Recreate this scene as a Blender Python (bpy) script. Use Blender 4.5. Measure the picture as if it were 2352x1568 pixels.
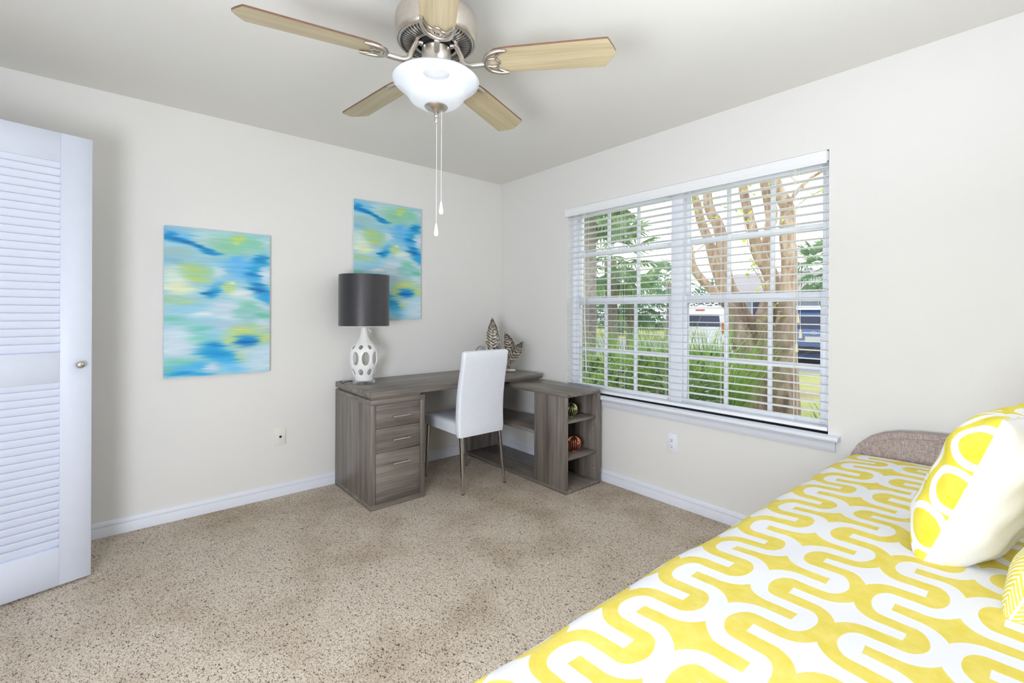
import bpy, bmesh, math, random
import numpy as np
from mathutils import Vector, Matrix, Euler
PI = math.pi
for o in list(bpy.data.objects):
    bpy.data.objects.remove(o)
scene = bpy.context.scene
COL = scene.collection

# ------------------------------------------------------------------ camera
cam_d = bpy.data.cameras.new('camera')
cam_d.lens = 36 * 1061.39 / 2352
cam_d.sensor_width = 36
cam_d.shift_y = -(784 - 718.86) / 2352
cam_d.clip_start = 0.05
cam = bpy.data.objects.new('camera', cam_d)
COL.objects.link(cam)
CAM_LOC = (-2.7368, -3.3776, 1.2346)
YAW, ROLL = -0.705616, 0.0042194
cam.matrix_world = (Matrix.Translation(CAM_LOC) @ Matrix.Rotation(YAW, 4, 'Z')
                    @ Matrix.Rotation(PI / 2, 4, 'X') @ Matrix.Rotation(ROLL, 4, 'Z'))
scene.camera = cam

# ------------------------------------------------------------------ world, sun, lamps, exposure
scene.view_settings.view_transform = 'Standard'
scene.view_settings.look = 'None'
scene.view_settings.gamma = 1.0
scene.view_settings.exposure = 0.0
scene.view_settings.use_curve_mapping = False
scene.cycles.use_denoising = True
scene.cycles.max_bounces = 10
scene.cycles.diffuse_bounces = 6
scene.cycles.transparent_max_bounces = 16
scene.cycles.sample_clamp_indirect = 6.0
scene.cycles.caustics_reflective = False
scene.cycles.caustics_refractive = False

world = bpy.data.worlds.new('hazy_sky')
scene.world = world
world.use_nodes = True
wb = world.node_tree.nodes['Background']
wb.inputs['Color'].default_value = (0.93, 0.97, 1.0, 1)      # bright hazy white sky
wb.inputs['Strength'].default_value = 2.6

def light(name, kind, loc, rot, energy, color, **kw):
    d = bpy.data.lights.new(name, kind)
    d.energy = energy
    d.color = color
    for k, v in kw.items():
        setattr(d, k, v)
    o = bpy.data.objects.new(name, d)
    o.location = loc
    o.rotation_euler = rot
    COL.objects.link(o)
    return o
# sun over the roof, along the house wall, so that no beam enters the room
light('sun', 'SUN', (8, 6, 12), Euler((math.radians(40), 0, math.radians(150))), 3.2, (1.0, 0.97, 0.93), angle=math.radians(2.0))
# sky light coming in at the window opening
portal = light('window_portal', 'AREA', (0.2, -1.74, 1.35), Euler((0, math.radians(90), 0)), 1, (1, 1, 1), shape='RECTANGLE', size=1.44, size_y=1.8)
portal.data.cycles.is_portal = True
# photographer's flash on a stand beside the camera, turned up to the ceiling
light('bounce_flash', 'AREA', (-1.85, -3.50, 1.60), Euler((math.radians(180 - 14), math.radians(0), 0)), 25, (0.83, 0.89, 1.0), shape='DISK', size=0.7, spread=math.radians(170))
# fill lamp added left of the camera to brighten the room and its lower walls
light('room_fill', 'AREA', (-3.45, -2.95, 0.95), Euler((math.radians(90), 0, math.radians(-58))), 52, (0.86, 0.905, 1.0), shape='DISK', size=0.8)

# ------------------------------------------------------------------ helpers
def lin(r, g, b):
    f = lambda c: (c / 255) / 12.92 if c / 255 <= 0.04045 else ((c / 255 + 0.055) / 1.055) ** 2.4
    return (f(r), f(g), f(b))

class NT:
    """small node-tree writer"""
    def __init__(s, name):
        s.m = bpy.data.materials.new(name)
        s.m.use_nodes = True
        s.t = s.m.node_tree
        s.n = s.t.nodes
        s.bsdf = s.n['Principled BSDF']
        s.out = s.n['Material Output']
    def new(s, kind, **kw):
        nd = s.n.new(kind)
        for k, v in kw.items():
            setattr(nd, k, v)
        return nd
    def put(s, sock, v):
        if isinstance(v, bpy.types.NodeSocket):
            s.t.links.new(v, sock)
        elif v is not None:
            if isinstance(v, (tuple, list)) and len(v) == 3 and sock.type == 'RGBA':
                v = (*v, 1)
            sock.default_value = v
    def math(s, op, a, b=None, c=None, clamp=False):
        nd = s.new('ShaderNodeMath', operation=op, use_clamp=clamp)
        s.put(nd.inputs[0], a)
        s.put(nd.inputs[1], b)
        s.put(nd.inputs[2], c)
        return nd.outputs[0]
    def mix(s, fac, a, b):
        nd = s.new('ShaderNodeMix', data_type='RGBA')
        s.put(nd.inputs[0], fac)
        s.put(nd.inputs[6], a)
        s.put(nd.inputs[7], b)
        return nd.outputs[2]
    def coord(s, kind='Object', scale=(1, 1, 1), rot=(0, 0, 0)):
        tc = s.new('ShaderNodeTexCoord')
        mp = s.new('ShaderNodeMapping')
        mp.inputs['Scale'].default_value = scale
        mp.inputs['Rotation'].default_value = rot
        s.t.links.new(tc.outputs[kind], mp.inputs['Vector'])
        return mp.outputs[0]
    def noise(s, vec, scale=5, detail=2, rough=0.5, dist=0.0):
        nd = s.new('ShaderNodeTexNoise')
        s.put(nd.inputs['Vector'], vec)
        nd.inputs['Scale'].default_value = scale
        nd.inputs['Detail'].default_value = detail
        nd.inputs['Roughness'].default_value = rough
        nd.inputs['Distortion'].default_value = dist
        return nd.outputs['Fac']
    def ramp(s, fac, stops):
        nd = s.new('ShaderNodeValToRGB')
        e = nd.color_ramp.elements
        while len(e) < len(stops):
            e.new(0.5)
        for k, (p, c) in zip(e, stops):
            k.position = p
            k.color = (*c, 1)
        s.put(nd.inputs[0], fac)
        return nd.outputs[0]
    def bump(s, h, strength=0.2, dist=0.01):
        nd = s.new('ShaderNodeBump')
        nd.inputs['Strength'].default_value = strength
        nd.inputs['Distance'].default_value = dist
        s.put(nd.inputs['Height'], h)
        s.t.links.new(nd.outputs[0], s.bsdf.inputs['Normal'])
    def set(s, **kw):
        for k, v in kw.items():
            s.put(s.bsdf.inputs[k.replace('_', ' ')], v)
        return s.m

def simple(name, col, rough=0.5, metal=0.0, grain=0.04, gscale=30, bump=0.0, bscale=200, **kw):
    """a plain finish with a faint procedural mottling"""
    t = NT(name)
    v = t.coord()
    n = t.noise(v, gscale, 3)
    a = tuple(max(0, c * (1 - grain)) for c in col)
    b = tuple(min(1, c * (1 + grain)) for c in col)
    t.set(Base_Color=t.ramp(n, [(0.3, a), (0.7, b)]), Roughness=rough, Metallic=metal, **kw)
    if bump:
        t.bump(t.noise(v, bscale, 3), bump, 0.002)
    return t.m

def wood(name, axis, light_c, mid_c, dark_c, rough=0.5, scale=1.0, contrast=1.0):
    """long-grained board; axis is the direction of the grain"""
    t = NT(name)
    st = [26 * scale] * 3
    st['XYZ'.index(axis)] = 1.3 * scale
    v = t.coord(scale=tuple(st))
    n1 = t.noise(v, 1.0, 4, 0.6, 0.6)
    st2 = [150 * scale] * 3
    st2['XYZ'.index(axis)] = 5 * scale
    n2 = t.noise(t.coord(scale=tuple(st2)), 1.0, 3, 0.6)
    c1 = t.ramp(n1, [(0.25, dark_c), (0.48, mid_c), (0.72, light_c)])
    fine = t.ramp(n2, [(0.3, (0.72, 0.72, 0.72)), (0.62, (1.08, 1.08, 1.08))])
    mul = t.new('ShaderNodeMix', data_type='RGBA', blend_type='MULTIPLY')
    mul.inputs[0].default_value = contrast
    t.put(mul.inputs[6], c1)
    t.put(mul.inputs[7], fine)
    t.set(Base_Color=mul.outputs[2], Roughness=rough)
    t.bump(n2, 0.12, 0.002)
    return t.m

def glass_mat(name, tint=(0.97, 0.98, 0.98), refl=0.06):
    t = NT(name)
    tr = t.new('ShaderNodeBsdfTransparent')
    tr.inputs[0].default_value = (*tint, 1)
    gl = t.new('ShaderNodeBsdfGlossy')
    gl.inputs['Roughness'].default_value = 0.02
    lw = t.new('ShaderNodeLayerWeight')
    lw.inputs[0].default_value = 0.25
    f = t.math('ADD', t.math('MULTIPLY', lw.outputs['Fresnel'], 0.6), refl * 0.3)
    mx = t.new('ShaderNodeMixShader')
    t.put(mx.inputs[0], f)
    t.t.links.new(tr.outputs[0], mx.inputs[1])
    t.t.links.new(gl.outputs[0], mx.inputs[2])
    t.t.links.new(mx.outputs[0], t.out.inputs['Surface'])
    return t.m

M = {}                                   # object -> matrix of things that were given a place
def thing(name, label=None, cat=None, loc=(0, 0, 0), rot=(0, 0, 0), group=None, kind=None):
    o = bpy.data.objects.new(name, None)
    o.empty_display_size = 0.05
    o.location = loc
    o.rotation_euler = rot
    COL.objects.link(o)
    M[o] = Matrix.Translation(loc) @ Euler(rot).to_matrix().to_4x4()
    return tag(o, label, cat, group, kind)

def tag(o, label=None, cat=None, group=None, kind=None):
    if label: o['label'] = label
    if cat: o['category'] = cat
    if group: o['group'] = group
    if kind: o['kind'] = kind
    return o

def link(name, me, parent=None):
    o = bpy.data.objects.new(name, me)
    COL.objects.link(o)
    if parent is not None:
        o.parent = parent
        M[o] = M[parent].copy()
    return o

def obj(name, bm, m, parent=None, local=False, sharp=50, label=None, kind=None):
    """one mesh object. Coordinates are world metres unless local=True (then they are in the parent's own frame)."""
    me = bpy.data.meshes.new(name)
    if isinstance(bm, bmesh.types.BMesh):
        bmesh.ops.recalc_face_normals(bm, faces=bm.faces)
        bm.to_mesh(me)
        bm.free()
    else:
        me.from_pydata(bm[0], [], bm[1])
    me.materials.append(m)
    if parent is not None and not local:
        me.transform(M[parent].inverted())
    base = None
    if parent is None and not local:
        co = np.empty(len(me.vertices) * 3)
        me.vertices.foreach_get('co', co)
        co = co.reshape(-1, 3)
        lo, hi = co.min(0), co.max(0)
        base = Vector(((lo[0] + hi[0]) / 2, (lo[1] + hi[1]) / 2, lo[2]))
        me.transform(Matrix.Translation(-base))
    if sharp:
        me.shade_smooth()
        me.set_sharp_from_angle(angle=math.radians(sharp))
    o = link(name, me, parent)
    if base is not None:
        o.location = base
        M[o] = Matrix.Translation(base)
    if label: o['label'] = label
    if kind: o['kind'] = kind
    return o

def NB():
    return bmesh.new()

def box(bm, lo, hi, bev=0.0, seg=2):
    lo, hi = Vector(lo), Vector(hi)
    r = bmesh.ops.create_cube(bm, size=1.0, matrix=Matrix.Translation((lo + hi) / 2) @ Matrix.Diagonal((*(hi - lo), 1)))
    if bev:
        es = list({e for v in r['verts'] for e in v.link_edges})
        bmesh.ops.bevel(bm, geom=es, offset=bev, segments=seg, affect='EDGES', profile=0.5)
    return bm

def boxo(name, lo, hi, m, parent=None, bev=0.0, seg=2, **kw):
    return obj(name, box(NB(), lo, hi, bev, seg), m, parent, **kw)

def lathe(bm, prof, n=40, c=(0, 0, 0), axis='Z', close=True):
    """prof: list of (r, z); closes on the axis where r == 0"""
    rings = []
    for r, z in prof:
        ring = []
        for k in range(n if r > 1e-6 else 1):
            a = 2 * PI * k / n
            p = Vector((r * math.cos(a), r * math.sin(a), z))
            if axis == 'X': p = Vector((p.z, p.x, p.y))
            if axis == 'Y': p = Vector((p.x, p.z, p.y))
            ring.append(bm.verts.new(p + Vector(c)))
        rings.append(ring)
    for a, b in zip(rings, rings[1:]):
        if len(a) == 1 and len(b) == 1:
            continue
        for k in range(n):
            k2 = (k + 1) % n
            if len(a) == 1: bm.faces.new((a[0], b[k], b[k2]))
            elif len(b) == 1: bm.faces.new((a[k], b[0], a[k2]))
            else: bm.faces.new((a[k], b[k], b[k2], a[k2]))
    return bm

def tube(bm, pts, rad, n=8, cap=True, flat=1.0):
    """round bar along a polyline; rad is a number or a list"""
    pts = [Vector(p) for p in pts]
    rad = [float(r) for r in rad] if isinstance(rad, (list, tuple)) else [float(rad)] * len(pts)
    rings = []
    up = Vector((0, 0, 1))
    for i, p in enumerate(pts):
        d = (pts[min(i + 1, len(pts) - 1)] - pts[max(i - 1, 0)]).normalized()
        ref = up if abs(d.dot(up)) < 0.95 else Vector((1, 0, 0))
        x = d.cross(ref).normalized()
        y = x.cross(d).normalized()
        rings.append([bm.verts.new(p + rad[i] * (x * math.cos(2 * PI * k / n) + y * flat * math.sin(2 * PI * k / n))) for k in range(n)])
    for a, b in zip(rings, rings[1:]):
        for k in range(n):
            bm.faces.new((a[k], a[(k + 1) % n], b[(k + 1) % n], b[k]))
    if cap:
        bm.faces.new(rings[0][::-1])
        bm.faces.new(rings[-1])
    return bm

def smooth_path(pts, n=6):
    """Catmull-Rom through the points"""
    P = [Vector(p) for p in pts]
    P = [P[0] * 2 - P[1]] + P + [P[-1] * 2 - P[-2]]
    out = []
    for i in range(1, len(P) - 2):
        for k in range(n):
            t = k / n
            a, b, c, d = P[i - 1:i + 3]
            out.append(0.5 * ((2 * b) + (c - a) * t + (2 * a - 5 * b + 4 * c - d) * t * t + (3 * b - a - 3 * c + d) * t ** 3))
    out.append(P[-2])
    return out

def prism(bm, poly, fn, d0, d1):
    """poly of 2-D points, extruded between d0 and d1; fn(u, v, d) -> world point"""
    a = [bm.verts.new(fn(u, v, d0)) for u, v in poly]
    b = [bm.verts.new(fn(u, v, d1)) for u, v in poly]
    bm.faces.new(a)
    bm.faces.new(b[::-1])
    for k in range(len(poly)):
        k2 = (k + 1) % len(poly)
        bm.faces.new((a[k], b[k], b[k2], a[k2]))
    return bm

def rrect(w, d, r, n=5):
    pts = []
    for cx, cy, a0 in ((w / 2 - r, d / 2 - r, 0), (-w / 2 + r, d / 2 - r, PI / 2), (-w / 2 + r, -d / 2 + r, PI), (w / 2 - r, -d / 2 + r, 1.5 * PI)):
        for k in range(n + 1):
            a = a0 + PI / 2 * k / n
            pts.append((cx + r * math.cos(a), cy + r * math.sin(a)))
    return pts

def loft(bm, secs, cap=True):
    rings = [[bm.verts.new(p) for p in s] for s in secs]
    n = len(rings[0])
    for a, b in zip(rings, rings[1:]):
        for k in range(n):
            bm.faces.new((a[k], a[(k + 1) % n], b[(k + 1) % n], b[k]))
    if cap:
        bm.faces.new(rings[0][::-1])
        bm.faces.new(rings[-1])
    return bm

def copy_tree(o, parent=None):
    c = o.copy()
    COL.objects.link(c)
    c.parent = parent
    for ch in list(o.children):
        copy_tree(ch, c)
    return c

# ------------------------------------------------------------------ materials
mt = {}
def wall_paint(name, col):
    t = NT(name)
    v = t.coord()
    n = t.noise(v, 1.3, 2)
    t.set(Base_Color=t.ramp(n, [(0.3, tuple(c * 0.985 for c in col)), (0.7, col)]), Roughness=0.75)
    t.bump(t.noise(v, 180, 3, 0.6), 0.10, 0.002)
    return t.m
mt['wall'] = wall_paint('cream_wall_paint', lin(232, 231, 228))
mt['ceiling'] = wall_paint('ceiling_paint', lin(231, 229, 224))
mt['trim'] = simple('white_trim_paint', lin(230, 234, 244), 0.4, grain=0.01)
mt['door'] = simple('white_door_paint', lin(212, 218, 232), 0.45, grain=0.01)
mt['vinyl'] = simple('white_window_vinyl', lin(238, 242, 248), 0.4, grain=0.01)
mt['slat'] = simple('white_blind_slat', lin(242, 243, 246), 0.45, grain=0.01)
mt['cord'] = simple('white_cord', lin(240, 240, 238), 0.7, grain=0.03)
mt['tassel'] = simple('cream_tassel', lin(236, 228, 196), 0.4)
mt['nickel'] = simple('brushed_nickel', lin(205, 198, 190), 0.33, 1.0, grain=0.05, gscale=60)
mt['nickel_dk'] = simple('dark_motor_metal', lin(42, 40, 40), 0.5, 0.6, grain=0.3, gscale=80)
mt['chrome'] = simple('satin_steel', lin(205, 202, 196), 0.22, 1.0, grain=0.02)
mt['plate'] = simple('white_plastic_plate', lin(236, 240, 246), 0.35, grain=0.01)
mt['plate_iv'] = simple('ivory_plastic_plate', lin(232, 231, 222), 0.35, grain=0.01)
mt['dark'] = simple('dark_slot', lin(30, 30, 30), 0.6)
WL, WM, WD = lin(146, 138, 130), lin(119, 111, 104), lin(84, 77, 71)
for a in 'XYZ':
    mt['desk' + a] = wood('grey_oak_laminate_' + a.lower(), a, WL, WM, WD, 0.33, 1.0, 0.75)
mt['blade'] = wood('pale_oak_blade', 'X', lin(205, 192, 160), lin(186, 171, 137), lin(164, 147, 114), 0.4, 0.7, 0.5)
mt['blade_edge'] = simple('dark_blade_edge', lin(110, 80, 62), 0.5, grain=0.15)
mt['leather'] = simple('white_leatherette', lin(232, 236, 245), 0.42, grain=0.012, bump=0.05, bscale=500)
mt['ceramic'] = simple('white_glazed_ceramic', lin(243, 243, 243), 0.12, grain=0.01)
def acrylic_mat():
    t = NT('clear_acrylic')
    t.set(Base_Color=(0.85, 0.88, 0.88), Roughness=0.05)
    tr = t.new('ShaderNodeBsdfTransparent')
    lw = t.new('ShaderNodeLayerWeight')
    lw.inputs[0].default_value = 0.35
    n = t.noise(t.coord(scale=(30, 30, 4)), 1, 1)
    f = t.math('ADD', t.math('MULTIPLY', lw.outputs['Facing'], 0.55), t.math('MULTIPLY', n, 0.25))
    mx = t.new('ShaderNodeMixShader')
    t.put(mx.inputs[0], f)
    t.t.links.new(tr.outputs[0], mx.inputs[1])
    t.t.links.new(t.bsdf.outputs[0], mx.inputs[2])
    t.t.links.new(mx.outputs[0], t.out.inputs['Surface'])
    return t.m
mt['acrylic'] = acrylic_mat()
mt['clear'] = glass_mat('clear_glass', (0.985, 0.99, 0.99), 0.12)
mt['pane'] = glass_mat('window_glass', (0.985, 0.99, 0.99), 0.03)
mt['pane_scr'] = glass_mat('window_glass_with_screen', (0.80, 0.81, 0.84), 0.03)

def shade_mat():
    t = NT('charcoal_silk_shade')
    v = t.coord(scale=(400, 400, 40))
    n = t.noise(v, 1, 2)
    t.set(Base_Color=t.ramp(n, [(0.3, lin(44, 42, 45)), (0.7, lin(58, 56, 60))]), Roughness=0.42, Sheen_Weight=0.15)
    return t.m
mt['shade'] = shade_mat()
mt['shade_in'] = simple('white_shade_lining', lin(225, 222, 212), 0.8)

def tweed(name, ca, cb, s=260):
    t = NT(name)
    a = t.noise(t.coord(scale=(s, s * 0.12, s)), 1, 2)
    b = t.noise(t.coord(scale=(s, s, s * 0.12)), 1, 2)
    n = t.math('MULTIPLY', t.math('ADD', a, b), 0.5)
    t.set(Base_Color=t.ramp(n, [(0.38, ca), (0.62, cb)]), Roughness=0.9)
    t.bump(n, 0.3, 0.002)
    return t.m
mt['tweed'] = tweed('grey_brown_tweed', lin(140, 126, 123), lin(192, 178, 174), 420)

def carpet_mat():
    t = NT('beige_frieze_carpet')
    v = t.coord()
    big = t.noise(v, 2.6, 3, 0.55)                       # traffic and vacuum marks
    mid = t.noise(v, 150, 2, 0.6, 0.8)
    fl = t.noise(t.coord(scale=(1, 0.62, 1), rot=(0, 0, 0.9)), 165, 2.0, 0.55, 1.2)
    base = t.ramp(mid, [(0.28, lin(160, 146, 128)), (0.5, lin(210, 196, 178)), (0.75, lin(228, 217, 202))])
    fleck = t.ramp(fl, [(0.375, (1, 1, 1)), (0.43, (0, 0, 0))])
    c = t.mix(fleck, base, lin(82, 68, 54))
    soil = t.ramp(big, [(0.30, lin(214, 206, 192)), (0.55, (1, 1, 1))])
    mul = t.new('ShaderNodeMix', data_type='RGBA', blend_type='MULTIPLY')
    mul.inputs[0].default_value = 0.9
    t.put(mul.inputs[6], c)
    t.put(mul.inputs[7], soil)
    t.set(Base_Color=mul.outputs[2], Roughness=0.95, Sheen_Weight=0.1)
    t.bump(t.math('ADD', mid, fl), 0.55, 0.006)
    return t.m
mt['carpet'] = carpet_mat()

def duvet_mat():
    """white cotton printed with mirrored yellow meanders; UV in metres (u along the bed, v across)"""
    t = NT('yellow_meander_print')
    uv = t.new('ShaderNodeUVMap')
    sp = t.new('ShaderNodeSeparateXYZ')
    t.t.links.new(uv.outputs[0], sp.inputs[0])
    wob = t.math('MULTIPLY', t.math('SUBTRACT', t.noise(uv.outputs[0], 9, 1), 0.5), 0.012)
    x, y = t.math('ADD', sp.outputs[0], wob), t.math('ADD', sp.outputs[1], wob)
    P, W = 0.208, 0.155
    v = t.math('FRACT', t.math('ADD', t.math('DIVIDE', x, P), 100.0))          # 0..1 along the bed
    s = t.math('PINGPONG', t.math('ADD', y, W * 100), W)                        # 0 white axis .. W yellow axis
    def rule(centre, q):
        """q runs from the far axis towards this one; arms are straight up to E, then turn"""
        dv = t.math('ABSOLUTE', t.math('SUBTRACT', v, centre))
        if centre == 0.0:
            dv = t.math('PINGPONG', v, 0.5)
        dv = t.math('MULTIPLY', dv, P)
        da = t.math('MAXIMUM', t.math('SUBTRACT', q, E), 0.0)
        def inside(r, k):
            a = t.math('MULTIPLY', da, k)
            return t.math('LESS_THAN', t.math('ADD', t.math('MULTIPLY', dv, dv), t.math('MULTIPLY', a, a)), r * r)
        tongue = t.math('MULTIPLY', t.math('LESS_THAN', dv, P / 12 * 0.92), t.math('LESS_THAN', q, 0.096))
        return t.math('MAXIMUM', tongue, t.math('SUBTRACT', inside(P * 0.42, 1.45), inside(P * 0.248, 1.75)))
    E = 0.104
    right = rule(0.5, s)                                        # fingers seen from the yellow axis
    left = t.math('SUBTRACT', 1.0, rule(0.0, t.math('SUBTRACT', W, s)))
    side = t.math('GREATER_THAN', s, W / 2)
    yel = t.math('ADD', t.math('MULTIPLY', side, right), t.math('MULTIPLY', t.math('SUBTRACT', 1.0, side), left))
    wash = t.noise(uv.outputs[0], 26, 3, 0.6)
    yc = t.ramp(wash, [(0.3, lin(221, 203, 76)), (0.7, lin(232, 216, 116))])
    t.set(Base_Color=t.mix(yel, lin(233, 235, 242), yc), Roughness=0.85)
    t.bump(t.noise(uv.outputs[0], 900, 1), 0.06, 0.001)
    return t.m
mt['duvet'] = duvet_mat()

def ring_mat():
    t = NT('yellow_ring_print')
    uv = t.new('ShaderNodeUVMap')
    vo = t.new('ShaderNodeTexVoronoi', voronoi_dimensions='2D')
    vo.inputs['Scale'].default_value = 7.6
    vo.inputs['Randomness'].default_value = 0.45
    t.t.links.new(uv.outputs[0], vo.inputs['Vector'])
    d = vo.outputs['Distance']
    d = t.math('ADD', d, t.math('MULTIPLY', t.math('SUBTRACT', t.noise(uv.outputs[0], 14, 1), 0.5), 0.10))
    ring = t.math('LESS_THAN', t.math('ABSOLUTE', t.math('SUBTRACT', d, 0.40)), 0.075)
    wash = t.noise(uv.outputs[0], 20, 3)
    yc = t.ramp(wash, [(0.3, lin(228, 212, 48)), (0.7, lin(240, 226, 92))])
    t.set(Base_Color=t.mix(ring, yc, lin(244, 244, 248)), Roughness=0.85)
    return t.m
mt['ring'] = ring_mat()

def herring_mat():
    t = NT('yellow_herringbone_print')
    uv = t.new('ShaderNodeUVMap')
    sp = t.new('ShaderNodeSeparateXYZ')
    t.t.links.new(uv.outputs[0], sp.inputs[0])
    zig = t.math('PINGPONG', sp.outputs[0], 0.055)
    w = t.math('ADD', t.math('ADD', sp.outputs[1], t.math('MULTIPLY', zig, 1.3)), t.math('MULTIPLY', t.noise(uv.outputs[0], 40, 2), 0.012))
    st = t.math('LESS_THAN', t.math('FRACT', t.math('ADD', t.math('DIVIDE', w, 0.0135), 50.0)), 0.36)
    t.set(Base_Color=t.mix(st, lin(232, 218, 84), lin(244, 244, 240)), Roughness=0.85)
    return t.m
mt['herring'] = herring_mat()
mt['white_cotton'] = simple('white_cotton', lin(244, 244, 246), 0.85, grain=0.01, bump=0.1, bscale=300)

def metal_leaf_mat():
    t = NT('antique_silver')
    v = t.coord()
    n = t.noise(v, 60, 4, 0.6)
    t.set(Base_Color=t.ramp(n, [(0.35, lin(96, 88, 80)), (0.65, lin(205, 198, 188))]), Metallic=1.0, Roughness=0.3)
    return t.m
mt['silver'] = metal_leaf_mat()
mt['copper'] = simple('copper_wire', lin(226, 140, 108), 0.3, 1.0)
mt['brass'] = simple('pale_green_gold_wire', lin(206, 208, 150), 0.3, 1.0)
mt['inner'] = simple('dark_ball_core', lin(38, 32, 30), 0.6)

def bowl_mat():
    t = NT('frosted_bowl_glass')
    v = t.coord()
    n = t.noise(v, 7, 2)
    t.set(Base_Color=t.ramp(n, [(0.3, lin(236, 240, 246)), (0.7, lin(246, 248, 252))]), Roughness=0.35)
    tl = t.new('ShaderNodeBsdfTranslucent')
    tl.inputs[0].default_value = (0.92, 0.94, 0.97, 1)
    tr = t.new('ShaderNodeBsdfTransparent')
    m1 = t.new('ShaderNodeMixShader')
    m1.inputs[0].default_value = 0.12
    t.t.links.new(t.bsdf.outputs[0], m1.inputs[1])
    t.t.links.new(tl.outputs[0], m1.inputs[2])
    m2 = t.new('ShaderNodeMixShader')
    m2.inputs[0].default_value = 0.45
    t.t.links.new(m1.outputs[0], m2.inputs[1])
    t.t.links.new(tr.outputs[0], m2.inputs[2])
    t.t.links.new(m2.outputs[0], t.out.inputs['Surface'])
    return t.m
mt['bowl'] = bowl_mat()

# outdoors
def foliage(name, a, b, c, s=8, trans=0.25):
    t = NT(name)
    v = t.coord()
    n = t.noise(v, s, 3, 0.6)
    t.set(Base_Color=t.ramp(n, [(0.3, a), (0.5, b), (0.72, c)]), Roughness=0.45)
    tl = t.new('ShaderNodeBsdfTranslucent')
    tl.inputs[0].default_value = (*c, 1)
    mx = t.new('ShaderNodeMixShader')
    mx.inputs[0].default_value = trans
    t.t.links.new(t.bsdf.outputs[0], mx.inputs[1])
    t.t.links.new(tl.outputs[0], mx.inputs[2])
    t.t.links.new(mx.outputs[0], t.out.inputs['Surface'])
    return t.m
mt['palm'] = foliage('palm_frond', lin(58, 96, 92), lin(96, 134, 104), lin(150, 178, 118), 3)
mt['clump'] = foliage('strap_leaf', lin(62, 112, 52), lin(112, 160, 70), lin(178, 208, 102), 5)
mt['shrub'] = foliage('shrub_leaf', lin(40, 72, 56), lin(70, 108, 66), lin(140, 170, 80), 6)
mt['myrtle'] = foliage('young_tree_leaf', lin(110, 146, 60), lin(160, 190, 70), lin(206, 216, 90), 6, 0.4)
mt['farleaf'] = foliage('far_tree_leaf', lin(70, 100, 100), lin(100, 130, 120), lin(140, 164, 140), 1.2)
def bark_mat():
    t = NT('peeling_bark')
    v = t.coord(scale=(7, 7, 2.2))
    n = t.noise(v, 1.4, 4, 0.6, 0.8)
    t.set(Base_Color=t.ramp(n, [(0.3, lin(112, 94, 84)), (0.48, lin(160, 136, 116)), (0.7, lin(196, 178, 162))]), Roughness=0.8)
    t.bump(n, 0.4, 0.02)
    return t.m
mt['bark'] = bark_mat()
mt['palm_trunk'] = simple('palm_trunk_bark', lin(138, 130, 126), 0.9, grain=0.3, gscale=20, bump=0.5, bscale=40)
def ground_mat():
    t = NT('dry_lawn_and_mulch')
    v = t.coord()
    n = t.noise(v, 0.5, 3)
    n2 = t.noise(v, 40, 3)
    c = t.ramp(n, [(0.35, lin(150, 138, 110)), (0.5, lin(178, 178, 112)), (0.7, lin(150, 164, 92))])
    c2 = t.ramp(n2, [(0.3, (0.6, 0.6, 0.6)), (0.7, (1.1, 1.1, 1.1))])
    mul = t.new('ShaderNodeMix', data_type='RGBA', blend_type='MULTIPLY')
    mul.inputs[0].default_value = 1
    t.put(mul.inputs[6], c)
    t.put(mul.inputs[7], c2)
    t.set(Base_Color=mul.outputs[2], Roughness=0.95)
    return t.m
mt['ground'] = ground_mat()
mt['asphalt'] = simple('grey_asphalt', lin(140, 140, 146), 0.9, grain=0.12, gscale=60)
mt['stucco'] = simple('pale_blue_grey_stucco', lin(168, 176, 196), 0.85, grain=0.04, gscale=4)
mt['roof'] = simple('grey_shingle_roof', lin(122, 118, 124), 0.9, grain=0.15, gscale=12)
mt['car_white'] = simple('white_car_paint', lin(238, 240, 244), 0.18, grain=0.005, Coat_Weight=0.6)
mt['car_blue'] = simple('slate_blue_car_paint', lin(92, 116, 168), 0.2, grain=0.01, Coat_Weight=0.6)
mt['car_glass'] = simple('dark_car_glass', lin(52, 60, 84), 0.08, grain=0.02)
mt['car_trim'] = simple('black_car_trim', lin(48, 48, 54), 0.6)
mt['tail'] = simple('red_tail_lamp', lin(214, 62, 50), 0.2)
mt['tyre'] = simple('black_tyre', lin(34, 34, 36), 0.8)
mt['numplate'] = simple('pale_number_plate', lin(214, 216, 206), 0.4)

# ------------------------------------------------------------------ room shell
RX0, RY0, RZ = -3.65, -3.80, 2.44
WY0, WY1, WZ0, WZ1 = -2.636, -0.845, 0.628, 2.072      # window opening
T = 0.16
tag(boxo('floor', (RX0 - T, RY0 - T, -0.12), (T, T, 0.0), mt['carpet'], sharp=0), kind='structure')
tag(boxo('ceiling', (RX0 - T, RY0 - T, RZ), (T, T, RZ + 0.12), mt['ceiling'], sharp=0), kind='structure')
tag(boxo('wall_back', (RX0 - T, 0, 0), (T, T, RZ), mt['wall'], sharp=0), kind='structure')
tag(boxo('wall_left', (RX0 - T, RY0, 0), (RX0, 0, RZ), mt['wall'], sharp=0), kind='structure')
tag(boxo('wall_front', (RX0 - T, RY0 - T, 0), (T, RY0, RZ), mt['wall'], sharp=0), kind='structure')
bm = NB()                                                 # window wall with its opening
box(bm, (0, RY0, 0), (T, 0, WZ0)); box(bm, (0, RY0, WZ1), (T, 0, RZ))
box(bm, (0, RY0, WZ0), (T, WY0, WZ1)); box(bm, (0, WY1, WZ0), (T, 0, WZ1))
tag(obj('wall_right', bm, mt['wall'], sharp=0), kind='structure')

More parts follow.
